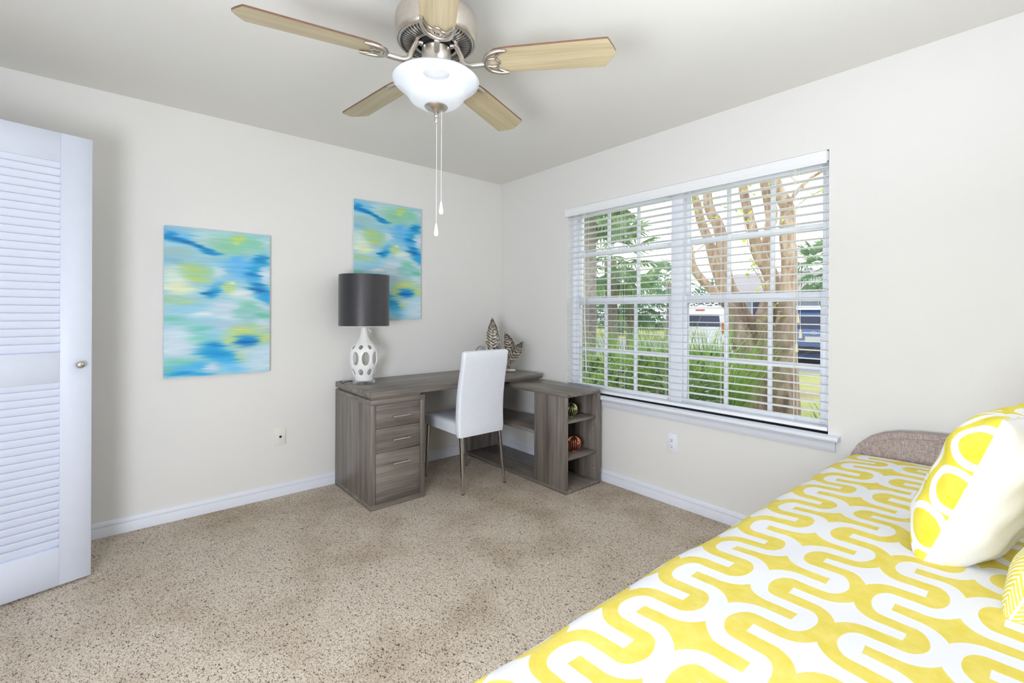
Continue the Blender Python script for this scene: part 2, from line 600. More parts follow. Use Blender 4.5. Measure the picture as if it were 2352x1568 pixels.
BASE = [(0, 0), (0.014, 0), (0.014, 0.048), (0.0115, 0.052), (0.0115, 0.056), (0.013, 0.058), (0.0125, 0.064), (0.008, 0.080), (0.004, 0.083), (0, 0.083)]
def baseboard(name, fn, d0, d1):
    return tag(obj(name, prism(NB(), BASE, fn, d0, d1), mt['trim']), kind='structure')
baseboard('baseboard_back', lambda u, v, d: (d, -u, v), RX0, 0)
baseboard('baseboard_right', lambda u, v, d: (-u, d, v), RY0, 0)
baseboard('baseboard_left', lambda u, v, d: (RX0 + u, d, v), RY0, 0)
baseboard('baseboard_front', lambda u, v, d: (d, RY0 + u, v), RX0, 0)
# window stool and apron
STOOL = [(0.085, 0), (-0.048, 0), (-0.056, -0.004), (-0.059, -0.013), (-0.056, -0.022), (-0.048, -0.026), (0.085, -0.026)]
bm = prism(NB(), STOOL, lambda u, v, d: (u, d, WZ0 + v), WY0 + 0.001, WY1 - 0.001)
for a, b in ((WY0 - 0.055, WY0 + 0.001), (WY1 - 0.001, WY1 + 0.05)):
    prism(bm, [(min(u, 0.0), v) for u, v in STOOL], lambda u, v, d: (u, d, WZ0 + v), a, b)
tag(obj('trim_1', bm, mt['trim']), kind='structure')
APRON = [(0, 0), (-0.026, 0), (-0.026, -0.006), (-0.020, -0.012), (-0.017, -0.022), (-0.018, -0.036), (-0.014, -0.046), (-0.010, -0.054), (-0.008, -0.058), (0, -0.058)]
tag(obj('trim_2', prism(NB(), APRON, lambda u, v, d: (u, d, WZ0 - 0.026 + v), WY0 - 0.035, WY1 + 0.03), mt['trim']), kind='structure')

# ------------------------------------------------------------------ window
win = thing('window_1', loc=(0.1, (WY0 + WY1) / 2, WZ0), kind='structure')
GX = 0.095
bm = NB()
for lo, hi in (((0.06, WY0, WZ0), (0.15, WY0 + 0.03, WZ1)), ((0.06, WY1 - 0.035, WZ0), (0.15, WY1, WZ1)),
               ((0.06, WY0, WZ1 - 0.03), (0.15, WY1, WZ1)), ((0.06, WY0, WZ0), (0.15, WY1, WZ0 + 0.02))):
    box(bm, lo, hi, 0.002, 1)
obj('window_frame', bm, mt['vinyl'], win)
boxo('mullion', (0.055, -1.807, WZ0), (0.15, -1.726, WZ1), mt['vinyl'], win, 0.003)
MEET = 1.33
for ya, yb in ((WY0 + 0.03, -1.807), (-1.726, WY1 - 0.035)):
    for up in (0, 1):
        gx = GX + 0.02 if up else GX - 0.012
        za, zb = (MEET - 0.025, WZ1 - 0.03) if up else (WZ0 + 0.02, MEET + 0.025)
        st = 0.026
        bm = NB()
        for lo, hi in (((gx - 0.013, ya, za), (gx + 0.013, ya + st, zb)), ((gx - 0.013, yb - st, za), (gx + 0.013, yb, zb)),
                       ((gx - 0.013, ya + st, zb - (0.03 if up else 0.05)), (gx + 0.013, yb - st, zb)), ((gx - 0.013, ya + st, za), (gx + 0.013, yb - st, za + (0.05 if up else 0.035)))):
            box(bm, lo, hi, 0.002, 1)
        sash = obj('sash', bm, mt['vinyl'], win)
        iy0, iy1 = ya + st, yb - st
        iz0, iz1 = za + (0.05 if up else 0.035), zb - (0.03 if up else 0.05)
        mz = 1.705 if up else 0.955
        bar = 0.0115
        ys = [iy0 + (iy1 - iy0) * k / 3 for k in (1, 2)]
        for yy in ys:
            boxo('muntin', (gx - 0.009, yy - bar, iz0), (gx + 0.009, yy + bar, iz1), mt['vinyl'], sash, 0.002, 1)
        boxo('muntin', (gx - 0.0078, iy0, mz - bar * 1.3), (gx + 0.0078, iy1, mz + bar * 1.3), mt['vinyl'], sash, 0.002, 1)
        ye = [iy0, *ys, iy1]
        ze = [iz0, mz, iz1]
        for i in range(3):
            for j in range(2):
                boxo('pane', (gx - 0.002, ye[i], ze[j]), (gx + 0.002, ye[i + 1], ze[j + 1]), mt['pane'] if up else mt['pane_scr'], sash, sharp=0)

# ------------------------------------------------------------------ blind
bl = thing('window_blind', 'white faux wood slat blind with open slats hanging in the window', 'blind', (0.025, (WY0 + WY1) / 2, 0.66))
by0, by1 = WY0 + 0.004, WY1 - 0.012
hr = boxo('headrail', (0.004, by0, 2.018), (0.052, by1, 2.066), mt['slat'], bl, 0.002)
VAL = [(0, 0), (0.010, 0), (0.010, 0.006), (0.006, 0.012), (0.006, 0.052), (0.010, 0.058), (0.010, 0.064), (0, 0.064)]
bm = prism(NB(), VAL, lambda u, v, d: (-0.012 + 0.010 - u, d, 2.003 + v), by0 + 0.004, by1 + 0.02)
box(bm, (-0.012, by1 + 0.018, 2.003), (-0.001, by1 + 0.028, 2.067))
obj('valance', bm, mt['slat'], bl)
n_sl, z_top, z_bot = 30, 1.985, 0.690
sl_me = None
for k in range(n_sl):
    z = z_top + (z_bot - z_top) * k / (n_sl - 1)
    if sl_me is None:
        bm = NB()
        secs = []
        for yv in (by0, by1):
            top = [(-0.025 + 0.05 * i / 6, 0.0028 * (1 - (2 * i / 6 - 1) ** 2)) for i in range(7)]
            secs.append([(a, yv, b + 0.0014) for a, b in top] + [(a, yv, b - 0.0014) for a, b in top[::-1]])
        loft(bm, secs)
        o = obj('slat', bm, mt['slat'], bl, local=True)
        sl_me = o.data
        sl_me.transform(Matrix.Translation((0, -(WY0 + WY1) / 2, 0)))
    else:
        o = link('slat', sl_me, bl)
    o.location = (0.003, 0, z - 0.66)
    o.rotation_euler = (0, math.radians(random.Random(k).uniform(-1.2, 1.2) + 1.5), 0)
boxo('bottom_rail', (0.002, by0, 0.640), (0.054, by1, 0.660), mt['slat'], bl, 0.004)
for yv in (-1.02, -1.36, -1.72, -2.085, -2.478):
    bm = NB()
    for xx in (0.002, 0.054):
        tube(bm, [(xx, yv, 2.02), (xx, yv, 0.645)], 0.0009, 5)
    tube(bm, [(0.028, yv + 0.006, 2.02), (0.028, yv + 0.006, 0.645)], 0.0009, 5)
    obj('ladder_cord', bm, mt['cord'], bl)
    lathe(bm := NB(), [(0, 0.0), (0.007, 0.0), (0.007, 0.004), (0, 0.004)], 12, (0.028, yv, 0.637))
    obj('cord_button', bm, mt['cord'], bl)
# hanging lift cords with tassels
for i, (yv, zt) in enumerate(((-2.500, 1.215), (-2.512, 1.135), (-2.494, 1.062))):
    bm = tube(NB(), smooth_path([(0.0, yv + 0.012, 2.01), (-0.006, yv + 0.006, 1.7), (-0.008, yv, zt + 0.02)], 5), 0.0012, 5)
    lc = obj('lift_cord', bm, mt['cord'], bl)
    bm = lathe(NB(), [(0, 0.022), (0.003, 0.022), (0.006, 0.012), (0.0095, -0.022), (0.009, -0.026), (0, -0.026)], 12, (-0.008, yv, zt))
    obj('tassel', bm, mt['tassel'], lc)
bm = tube(NB(), [(-0.002, -1.02, 2.0), (-0.006, -1.03, 1.3), (-0.006, -1.055, 0.78)], 0.0035, 6)
obj('tilt_wand', bm, mt['cord'], bl)

# ------------------------------------------------------------------ louvred door
DA = math.atan2(-0.23099, -0.97296)
dr = thing('door_1', loc=(-2.8335, -0.4605, 0.012), rot=(0, 0, DA), kind='structure')
# local frame: x from free edge to hinge, y towards the room side is +y or -y (see sign), z up
DW, DH, DT = 0.762, 2.018, 0.035
def dbox(name, x0, x1, z0, z1, parent, m=mt['door'], y0=-DT / 2, y1=DT / 2, bev=0.0015):
    return obj(name, box(NB(), (x0, y0, z0), (x1, y1, z1), bev, 1), m, parent, local=True)
ST = 0.108
dbox('stile', 0, ST, 0, DH, dr); dbox('stile', DW - ST, DW, 0, DH, dr)
secz = [(0.170, 0.905), (1.040, 1.886)]
dbox('rail', ST, DW - ST, 0, secz[0][0], dr)
dbox('rail', ST, DW - ST, secz[0][1], secz[1][0], dr)
dbox('rail', ST, DW - ST, secz[1][1], DH, dr)
lv = None
for z0, z1 in secz:
    n = round((z1 - z0) / 0.0336)
    for k in range(n):
        if lv is None:
            bm = NB()
            pr = [(-0.0035, -0.021), (-0.001, -0.0235), (0.0035, -0.021), (0.0035, 0.021), (0.001, 0.0235), (-0.0035, 0.021)]
            prism(bm, pr, lambda u, v, d: (d, u, v), ST - 0.004, DW - ST + 0.004)
            o = obj('louver', bm, mt['door'], dr, local=True)
            lv = o.data
        else:
            o = link('louver', lv, dr)
        o.location = (0, 0.0, z0 + (z1 - z0) * (k + 0.5) / n)
        o.rotation_euler = (math.radians(-27), 0, 0)
bm = lathe(NB(), [(0, 0), (0.012, 0.0), (0.012, 0.003), (0.006, 0.006), (0.0055, 0.014), (0.010, 0.019), (0.0155, 0.024), (0.0165, 0.029), (0.013, 0.034), (0.006, 0.037), (0, 0.0375)], 28, axis='Y')
bm.transform(Matrix.Translation((0.045, DT / 2, 0.98)))
kn = obj('knob', bm, mt['chrome'], dr, local=True, label='brushed metal round knob')

# ------------------------------------------------------------------ ceiling fan
FX, FY = -1.8225, -1.8564
fan = thing('ceiling_fan', 'five-blade ceiling fan with brushed nickel motor, pale wood blades and frosted bowl light', 'ceiling fan', (FX, FY, 1.965))
C0 = (FX, FY, 0)
obj('canopy', lathe(NB(), [(0, 2.44), (0.075, 2.44), (0.078, 2.425), (0.066, 2.39), (0.06, 2.375), (0.06, 2.345), (0, 2.345)], 48, C0), mt['nickel'], fan)
mo = obj('motor_housing', lathe(NB(), [(0.05, 2.362), (0.135, 2.356), (0.148, 2.350), (0.1530, 2.340), (0.1535, 2.330), (0.1535, 2.268), (0.150, 2.258), (0.1445, 2.2535), (0.1425, 2.2545), (0.141, 2.256), (0.139, 2.2545), (0.120, 2.246), (0.078, 2.243), (0.074, 2.243), (0.072, 2.247), (0.072, 2.29), (0.05, 2.30)], 72, C0), mt['nickel'], fan)
bm = lathe(NB(), [(0, 2.29), (0.066, 2.285), (0.066, 2.25), (0.05, 2.235), (0, 2.235)], 40, C0)
obj('motor_core', bm, mt['nickel_dk'], mo)
vent = None
for k in range(60):                                     # dark radial slots in the lower plate
    a = 2 * PI * k / 60
    if vent is None:
        bm = box(NB(), (0.086, -0.0022, -0.0035), (0.134, 0.0022, 0.0035), 0.0012, 1)
        for v in bm.verts:
            v.co.z += 2.2465 + max(0, (v.co.x - 0.10)) * 0.16 - 1.965 - 0.0015
        o = obj('vent_slot', bm, mt['dark'], mo, local=True)
        vent = o.data
    else:
        o = link('vent_slot', vent, mo)
    o.rotation_euler = (0, 0, a)
fit = obj('light_fitter', lathe(NB(), [(0, 2.236), (0.050, 2.236), (0.0535, 2.232), (0.0545, 2.226), (0.0545, 2.165), (0.052, 2.162), (0.060, 2.158), (0.060, 2.148), (0.0, 2.146)], 48, C0), mt['nickel'], fan)
obj('bowl_light_block', lathe(NB(), [(0.05, 2.150), (0.06, 2.148), (0.11, 2.132), (0.150, 2.121), (0.156, 2.113), (0.152, 2.112), (0.10, 2.124), (0.05, 2.140)], 48, C0), mt['plate'], fan)  # unseen pan, added to keep the lamp's light off the ceiling
for k in range(3):
    a = math.radians(-115 + 120 * k)
    bm = lathe(NB(), [(0, 0.004), (0.004, 0.003), (0.005, 0.0), (0.005, -0.003), (0, -0.003)], 12, axis='Y')
    bm.transform(Matrix.Translation((FX + 0.056 * math.cos(a), FY + 0.056 * math.sin(a), 2.205)) @ Matrix.Rotation(a - PI / 2, 4, 'Z'))
    obj('screw', bm, mt['chrome'], fit)
BOWL = [(0.1590, 2.113), (0.1620, 2.110), (0.1600, 2.104), (0.150, 2.094), (0.136, 2.083), (0.123, 2.074), (0.114, 2.064), (0.106, 2.050), (0.094, 2.035), (0.074, 2.022), (0.048, 2.014), (0.02, 2.010), (0, 2.010)]
obj('bowl_shade', lathe(NB(), BOWL, 64, C0), mt['bowl'], fan, sharp=60)
light('fan_lamp', 'POINT', (FX, FY, 2.075), (0, 0, 0), 0.15, (0.90, 0.94, 1.0), shadow_soft_size=0.05)
fn = obj('finial', lathe(NB(), [(0, 2.018), (0.043, 2.018), (0.0445, 2.014), (0.040, 2.008), (0.026, 2.002), (0.016, 1.997), (0.012, 1.992), (0.006, 1.989), (0.006, 1.984), (0.0095, 1.980), (0.0095, 1.976), (0.005, 1.972), (0.006, 1.968), (0.0055, 1.957), (0.003, 1.953), (0, 1.953)], 32, C0), mt['nickel'], fan)
# blades
bl_proto = None
RB = 0.665
pitch = math.tan(math.radians(12))
poly = [(0.205, -0.020), (0.213, -0.040), (0.232, -0.053), (0.27, -0.0575)]
poly += [(0.628, -0.0655), (0.634, -0.063), (0.655, -0.026), (RB, -0.004), (RB, 0.004), (0.655, 0.026), (0.634, 0.063), (0.628, 0.0655)]
poly += [(0.27, 0.0575), (0.232, 0.053), (0.213, 0.040), (0.205, 0.020)]
ZB = 2.172 - 1.965
for k in range(5):
    th = math.radians(311.6 + 72 * k)
    if bl_proto is None:
        bm = prism(NB(), poly, lambda u, v, d: (u, v, ZB + d - v * pitch), 0, 0.006)
        blade = obj('blade', bm, mt['blade'], fan, local=True)
        bm = NB()
        # dark veneer edge
        a = [bm.verts.new((u * 1.0004, v * 1.004, ZB - 0.0004 - v * pitch)) for u, v in poly]
        b = [bm.verts.new((u * 1.0004, v * 1.004, ZB + 0.0066 - v * pitch)) for u, v in poly]
        for i in range(len(poly)):
            j = (i + 1) % len(poly)
            bm.faces.new((a[i], b[i], b[j], a[j]))
        edge = obj('blade_edge', bm, mt['blade_edge'], blade, local=True)
        # bracket: arm, crescent and tracery
        bm = NB()
        arm = smooth_path([(0.055, 0, 2.241 - 1.965), (0.075, 0, 2.238 - 1.965), (0.093, 0, 2.205 - 1.965), (0.115, 0, ZB - 0.008), (0.185, 0, ZB - 0.010)], 5)
        tube(bm, arm, [0.011] * 8 + [0.010] * (len(arm) - 8), 10)
        def pz(x, y): return (x, y, ZB - 0.006 - y * pitch)
        cres = smooth_path([pz(0.272, -0.052), pz(0.240, -0.052), pz(0.203, -0.036), pz(0.188, 0), pz(0.203, 0.036), pz(0.240, 0.052), pz(0.272, 0.052)], 6)
        tube(bm, cres, [0.0055 + 0.0035 * math.sin(PI * i / (len(cres) - 1)) for i in range(len(cres))], 8)
        wave = smooth_path([pz(0.262, -0.050), pz(0.238, -0.034), pz(0.230, -0.018), pz(0.243, 0), pz(0.230, 0.018), pz(0.238, 0.034), pz(0.262, 0.050)], 6)
        tube(bm, wave, 0.0035, 7)
        tube(bm, smooth_path([pz(0.190, -0.012), pz(0.214, -0.019), pz(0.232, -0.017)], 4), 0.0035, 7)
        tube(bm, smooth_path([pz(0.190, 0.012), pz(0.214, 0.019), pz(0.232, 0.017)], 4), 0.0035, 7)
        brk = obj('blade_bracket', bm, mt['nickel'], fan, local=True)
        bl_proto = (blade.data, edge.data, brk.data)
    else:
        blade = link('blade', bl_proto[0], fan)
        link('blade_edge', bl_proto[1], blade)
        brk = link('blade_bracket', bl_proto[2], fan)
    blade.rotation_euler = brk.rotation_euler = (0, 0, th)
# pull chains of little beads
bead = None
RT = (math.cos(YAW), math.sin(YAW))
for dx, ztop, zend in ((0.0205, 2.006, 1.652), (0.002, 1.956, 1.569)):
    px_, py_ = FX + RT[0] * dx - 0.012 * RT[1] * 0, FY + RT[1] * dx
    bm = NB()
    z = ztop
    while z > zend:
        bmesh.ops.create_icosphere(bm, subdivisions=1, radius=0.0014, matrix=Matrix.Translation((px_, py_, z)))
        z -= 0.0045
    tube(bm, [(px_, py_, ztop), (px_, py_, zend)], 0.0005, 4)
    ch = obj('pull_chain', bm, mt['cord'], fan)
    bm = lathe(NB(), [(0, 0.004), (0.0025, 0.004), (0.0035, 0.0), (0.0055, -0.012), (0.0085, -0.030), (0.0085, -0.037), (0.006, -0.044), (0, -0.046)], 16, (px_, py_, zend))
    obj('chain_pull', bm, mt['ceramic'], ch)

# ------------------------------------------------------------------ paintings
def painting_data():
    nu, nv = 132, 204
    u = np.linspace(0, 1, nu)[None, :].repeat(nv, 0)
    v = np.linspace(0, 1, nv)[:, None].repeat(nu, 1)              # 0 at the top
    rng = np.random.RandomState(4)
    def vnoise(fu, fv):
        g = rng.rand(int(fv) + 3, int(fu) + 3)
        x, y = u * fu, v * fv
        i, j = x.astype(int), y.astype(int)
        a, b = x - i, y - j
        a, b = a * a * (3 - 2 * a), b * b * (3 - 2 * b)
        return (g[j, i] * (1 - a) + g[j, i + 1] * a) * (1 - b) + (g[j + 1, i] * (1 - a) + g[j + 1, i + 1] * a) * b - 0.5
    du = vnoise(3, 80) * 0.10 + vnoise(8, 190) * 0.07
    dv = vnoise(5, 9) * 0.016
    U, V = u + du, v + dv
    col = np.zeros((nv, nu, 3)) + np.array((160, 208, 224.0))
    def blob(cu, cv, ru, rv, c, s=1.0, k=3.0, sl=0.0):
        d = ((U - cu) / ru) ** 2 + ((V - cv - sl * (U - cu)) / rv) ** 2
        w = s * np.exp(-np.power(d, k / 2) * 0.9)
        col[:] = col * (1 - w[..., None]) + np.array(c, float) * w[..., None]
    B = [(.1, .03, .16, .05, (125, 188, 228), .9), (.38, .06, .2, .06, (182, 214, 218), .9), (.2, .065, .07, .03, (95, 186, 240), .8),
         (.62, .10, .22, .075, (140, 204, 166), .95), (.85, .075, .15, .05, (134, 206, 176), .9), (.68, .045, .07, .022, (192, 214, 104), .9), (.65, .075, .04, .012, (212, 222, 110), .6),
         (.95, .06, .07, .03, (190, 216, 226), .9), (.55, .15, .14, .03, (150, 206, 180), .7), (.8, .14, .12, .02, (170, 214, 200), .8),
         (.12, .17, .2, .025, (160, 196, 186), .8), (.08, .205, .2, .03, (152, 196, 210), .9), (.05, .235, .16, .02, (112, 174, 208), .8), (.4, .2, .2, .04, (150, 202, 218), .8),
         (.26, .30, .19, .065, (162, 206, 152), 1), (.22, .27, .1, .02, (186, 212, 118), .7), (.25, .345, .1, .014, (194, 216, 112), .8),
         (.06, .35, .11, .085, (212, 232, 222), 1), (.14, .41, .12, .045, (232, 238, 196), .9), (.1, .49, .18, .03, (166, 206, 164), .9), (.2, .50, .06, .012, (196, 214, 120), .6),
         (.72, .25, .2, .085, (98, 184, 238), .95), (.66, .19, .06, .025, (90, 176, 240), .8), (.48, .28, .06, .03, (206, 226, 236), .9),
         (.92, .18, .09, .035, (0, 138, 200), 1), (.86, .25, .08, .04, (30, 160, 214), .9), (.83, .295, .10, .017, (0, 124, 196), 1), (.85, .33, .09, .03, (60, 172, 224), .8),
         (.98, .29, .07, .055, (206, 224, 238), 1), (.86, .362, .09, .012, (0, 118, 190), .9), (.9, .40, .12, .028, (0, 124, 196), 1), (.97, .46, .09, .06, (30, 160, 222), 1), (.85, .4, .07, .012, (0, 96, 170), .8),
         (.46, .37, .06, .03, (96, 178, 222), .9), (.57, .385, .07, .035, (186, 214, 132), .95), (.58, .42, .06, .012, (190, 216, 90), .8), (.60, .355, .03, .012, (224, 236, 190), .8),
         (.42, .43, .065, .038, (10, 150, 208), 1), (.385, .435, .06, .010, (0, 104, 176), .95), (.70, .43, .11, .03, (222, 234, 226), 1), (.80, .47, .13, .03, (214, 228, 236), .9), (.93, .52, .1, .025, (206, 226, 226), .9),
         (.28, .54, .18, .045, (146, 206, 228), .9), (.55, .53, .17, .045, (206, 222, 234), .9), (.36, .58, .13, .018, (222, 232, 238), .95), (.58, .60, .1, .03, (214, 226, 236), .8),
         (.77, .53, .11, .06, (134, 204, 184), 1), (.82, .58, .15, .045, (148, 204, 202), .8), (.96, .585, .09, .02, (108, 200, 160), .95), (.95, .65, .1, .035, (204, 218, 234), .9), (.55, .66, .15, .03, (176, 204, 228), .8),
         (.06, .61, .13, .022, (124, 202, 190), .95), (.18, .64, .1, .02, (136, 206, 196), .8), (.28, .685, .14, .025, (112, 200, 186), .95), (.3, .755, .17, .045, (124, 206, 190), .95),
         (.08, .71, .16, .05, (204, 222, 236), .9), (.1, .80, .18, .085, (208, 226, 238), 1), (.5, .73, .14, .035, (146, 204, 226), .8),
         (.45, .81, .13, .04, (40, 166, 224), .95), (.5, .86, .17, .035, (0, 152, 218), 1), (.46, .795, .06, .016, (0, 136, 204), .8), (.25, .93, .2, .035, (70, 182, 236), .95), (.12, .895, .16, .03, (126, 206, 190), .9),
         (.6, .90, .15, .03, (50, 176, 236), .9), (.12, .975, .12, .018, (0, 146, 212), .95), (.04, .95, .08, .025, (118, 200, 190), .8), (.3, .985, .15, .012, (30, 160, 224), .9), (.42, .945, .07, .025, (214, 226, 240), .95), (.66, .955, .16, .035, (104, 194, 244), .9),
         (.77, .735, .19, .085, (192, 216, 140), 1), (.75, .70, .09, .02, (212, 222, 120), .8), (.95, .755, .12, .03, (200, 220, 130), .9), (.62, .765, .08, .02, (200, 220, 120), .7), (.72, .88, .07, .04, (190, 214, 160), .8),
         (.78, .775, .12, .052, (110, 184, 214), .9), (.775, .765, .095, .038, (0, 134, 208), 1), (.79, .772, .1, .010, (0, 90, 176), .9), (.76, .84, .09, .022, (196, 214, 214), .9),
         (.93, .88, .15, .07, (198, 224, 240), 1), (.88, .95, .2, .04, (206, 228, 240), .9)]
    for b in B:
        blob(*b)
    for t_ in np.linspace(0, 1, 16):                                # long dark stroke at the top left
        blob(0.0 + .47 * t_, .065 + .095 * t_, .05, .020 - .008 * t_, (0, 134, 200), .75)
    blob(.02, .055, .06, .03, (0, 140, 206), .8)
    blob(.2, .105, .14, .008, (0, 96, 160), .6, sl=0.2)
    streak = vnoise(9, 200) * 0.7 + vnoise(4, 120) * 0.5
    col[:] = np.clip(col * (1 + 0.09 * streak[..., None]), 0, 255)
    c = col / 255
    return nu, nv, np.where(c <= 0.04045, c / 12.92, ((c + 0.055) / 1.055) ** 2.4)
def canvas_mat():
    t = NT('painted_canvas')
    at = t.new('ShaderNodeVertexColor', layer_name='paint')
    t.set(Base_Color=at.outputs[0], Roughness=0.55)
    t.bump(t.noise(t.coord(scale=(30, 1, 220)), 1, 3), 0.25, 0.002)
    return t.m
mt['canvas'] = canvas_mat()
mt['canvas_edge'] = simple('white_canvas_edge', lin(228, 230, 232), 0.8)
PW, PH, PD = 0.557, 0.888, 0.034
nu, nv, pc = painting_data()
verts = [(-PW / 2 + PW * i / (nu - 1), -PD - 0.0005, PH - PH * j / (nv - 1)) for j in range(nv) for i in range(nu)]
faces = [(j * nu + i, (j + 1) * nu + i, (j + 1) * nu + i + 1, j * nu + i + 1) for j in range(nv - 1) for i in range(nu - 1)]
pm = bpy.data.meshes.new('painted_face')
pm.from_pydata(verts, [], faces)
ca = pm.color_attributes.new('paint', 'FLOAT_COLOR', 'POINT')
ca.data.foreach_set('color', np.concatenate([pc.reshape(-1, 3), np.ones((nu * nv, 1))], 1).ravel())
pm.materials.append(mt['canvas'])
cb = box(NB(), (-PW / 2, -PD, 0), (PW / 2, 0, PH), 0.002, 1)
cm_ = bpy.data.meshes.new('canvas_body')
cb.to_mesh(cm_); cb.free(); cm_.materials.append(mt['canvas_edge'])
for px_, pz_, lb in ((-2.2585, 0.846, 'abstract blue and green canvas hung low on the bare cream wall beside the louvered door'),
                     (-1.143, 1.184, 'abstract blue and green canvas hung high on the wall behind the black-shaded lamp')):
    p = thing('canvas_painting', lb, 'painting', (px_, -0.001, pz_), group='abstract canvases on the back wall')
    link('stretched_canvas', cm_, p)
    link('painted_face', pm, p)

# ------------------------------------------------------------------ wall plates
wp = thing('cable_outlet', 'ivory wall plate with a single coax socket near the desk', 'wall plate', (-1.905, 0, 0.342))
boxo('plate', (-1.940, -0.006, 0.342), (-1.870, 0.0, 0.457), mt['plate_iv'], wp, 0.003)
bm = lathe(NB(), [(0, 0.011), (0.0025, 0.011), (0.0025, 0.004), (0.0052, 0.010), (0.0055, 0.004), (0.0075, 0.004), (0.0075, 0)], 16, axis='Y')
bm.transform(Matrix.Translation((-1.905, -0.005, 0.398)) @ Matrix.Rotation(PI, 4, 'Z'))
obj('coax_socket', bm, mt['nickel_dk'], wp)
for zz in (0.358, 0.440):
    bm = lathe(NB(), [(0, 0.0015), (0.003, 0.001), (0.0035, 0)], 10, axis='Y')
    bm.transform(Matrix.Translation((-1.905, -0.006, zz)) @ Matrix.Rotation(PI, 4, 'Z'))
    obj('screw', bm, mt['plate_iv'], wp)
ol = thing('power_outlet', 'white duplex power outlet under the window sill', 'outlet', (0, -1.774, 0.340))
boxo('plate', (-0.006, -1.809, 0.340), (0, -1.739, 0.455), mt['plate'], ol, 0.003)
for zc in (0.378, 0.417):
    rc = boxo('receptacle', (-0.0085, -1.790, zc - 0.014), (-0.004, -1.758, zc + 0.014), mt['plate'], ol, 0.004)
    for yo in (-0.006, 0.006):
        boxo('slot', (-0.0088, -1.774 + yo - 0.0011, zc - 0.001), (-0.007, -1.774 + yo + 0.0011, zc + 0.008), mt['dark'], rc)
    boxo('slot', (-0.0088, -1.7765, zc - 0.010), (-0.007, -1.7715, zc - 0.005), mt['dark'], rc)

# ------------------------------------------------------------------ desk
X0, X1, YF, YB = -1.545, -1.163, -0.632, -0.022
ped = thing('desk', 'grey oak L-shaped desk with three-drawer pedestal and open shelf return', 'desk', (-0.8, -0.5, 0))
dX, dY, dZ = mt['deskX'], mt['deskY'], mt['deskZ']
boxo('desktop', (X0, YF, 0.7005), (-0.066, YB, 0.7370), dX, ped, 0.0015, 1)
boxo('desktop_spacer', (X0 + 0.018, YF + 0.012, 0.684), (X1 - 0.03, YB - 0.01, 0.7015), dX, ped)
pb = boxo('pedestal_top', (X0, YF, 0.6545), (X1, YB, 0.6855), dX, ped, 0.001, 1)
boxo('pedestal_side', (X0, YF, 0.030), (X0 + 0.034, YB, 0.655), dZ, ped, 0.001, 1)
boxo('pedestal_side', (X1 - 0.034, YF, 0.030), (X1, YB, 0.655), dZ, ped, 0.001, 1)
boxo('pedestal_back', (X0 + 0.034, YB - 0.016, 0.030), (X1 - 0.034, YB, 0.655), dZ, ped)
boxo('plinth', (X0 - 0.001, YF - 0.001, 0.0), (X1 + 0.001, YB, 0.031), dX, ped, 0.001, 1)
dz = [(0.505, 0.6525), (0.3525, 0.502), (0.033, 0.3495)]
hz = [0.572, 0.425, 0.273]
for (a, b), hh in zip(dz, hz):
    d = boxo('drawer', (X0 + 0.0365, YF + 0.001, a), (X1 - 0.0365, YF + 0.45, b), dX, ped, 0.0012, 1)
    bm = NB()
    tube(bm, [(-1.408, YF - 0.028, hh), (-1.286, YF - 0.028, hh)], 0.0058, 12)
    for xx in (-1.395, -1.299):
        tube(bm, [(xx, YF + 0.002, hh), (xx, YF - 0.028, hh)], 0.0042, 8)
    obj('handle', bm, mt['chrome'], d, label='satin steel bar handle')
# return with shelves
RA, RB_, RC, RD = -0.422, -0.058, -1.232, -0.024
boxo('return_top', (RA, RC, 0.658), (RB_, RD, 0.6845), dY, ped, 0.001, 1)
boxo('desktop_spacer', (RA + 0.02, YF + 0.02, 0.684), (-0.09, YB - 0.01, 0.7015), dX, ped)
boxo('return_base', (RA, RC, 0.0), (RB_, RD, 0.024), dY, ped, 0.001, 1)
boxo('return_end', (RA + 0.002, RD - 0.022, 0.024), (RB_, RD, 0.658), dZ, ped)
boxo('cabinet_side', (RA, RC, 0.024), (RA + 0.021, -0.915, 0.658), dZ, ped, 0.001, 1)
boxo('cabinet_side', (RB_ - 0.034, RC, 0.024), (RB_, -0.915, 0.658), dZ, ped, 0.001, 1)
boxo('cabinet_back', (RA + 0.021, -0.931, 0.024), (RB_ - 0.034, -0.915, 0.658), dZ, ped)
boxo('middle_shelf', (RA, -0.915, 0.357), (-0.087, RD - 0.022, 0.380), dY, ped, 0.001, 1)
boxo('cabinet_shelf', (RA + 0.021, RC + 0.012, 0.476), (RB_ - 0.034, -0.931, 0.494), dX, ped, 0.001, 1)
boxo('cabinet_shelf', (RA + 0.021, RC + 0.012, 0.222), (RB_ - 0.034, -0.931, 0.240), dX, ped, 0.001, 1)
for zc in [0.30 + 0.032 * k for k in range(5)] + [0.105 + 0.032 * k for k in range(3)] + [0.625]:
    bm = lathe(NB(), [(0, 0.0012), (0.0022, 0.0008), (0.003, 0)], 8, axis='X')
    bm.transform(Matrix.Translation((RB_ - 0.034, -1.198, zc)) @ Matrix.Rotation(PI, 4, 'Z'))
    obj('shelf_pin', bm, mt['chrome'], ped)

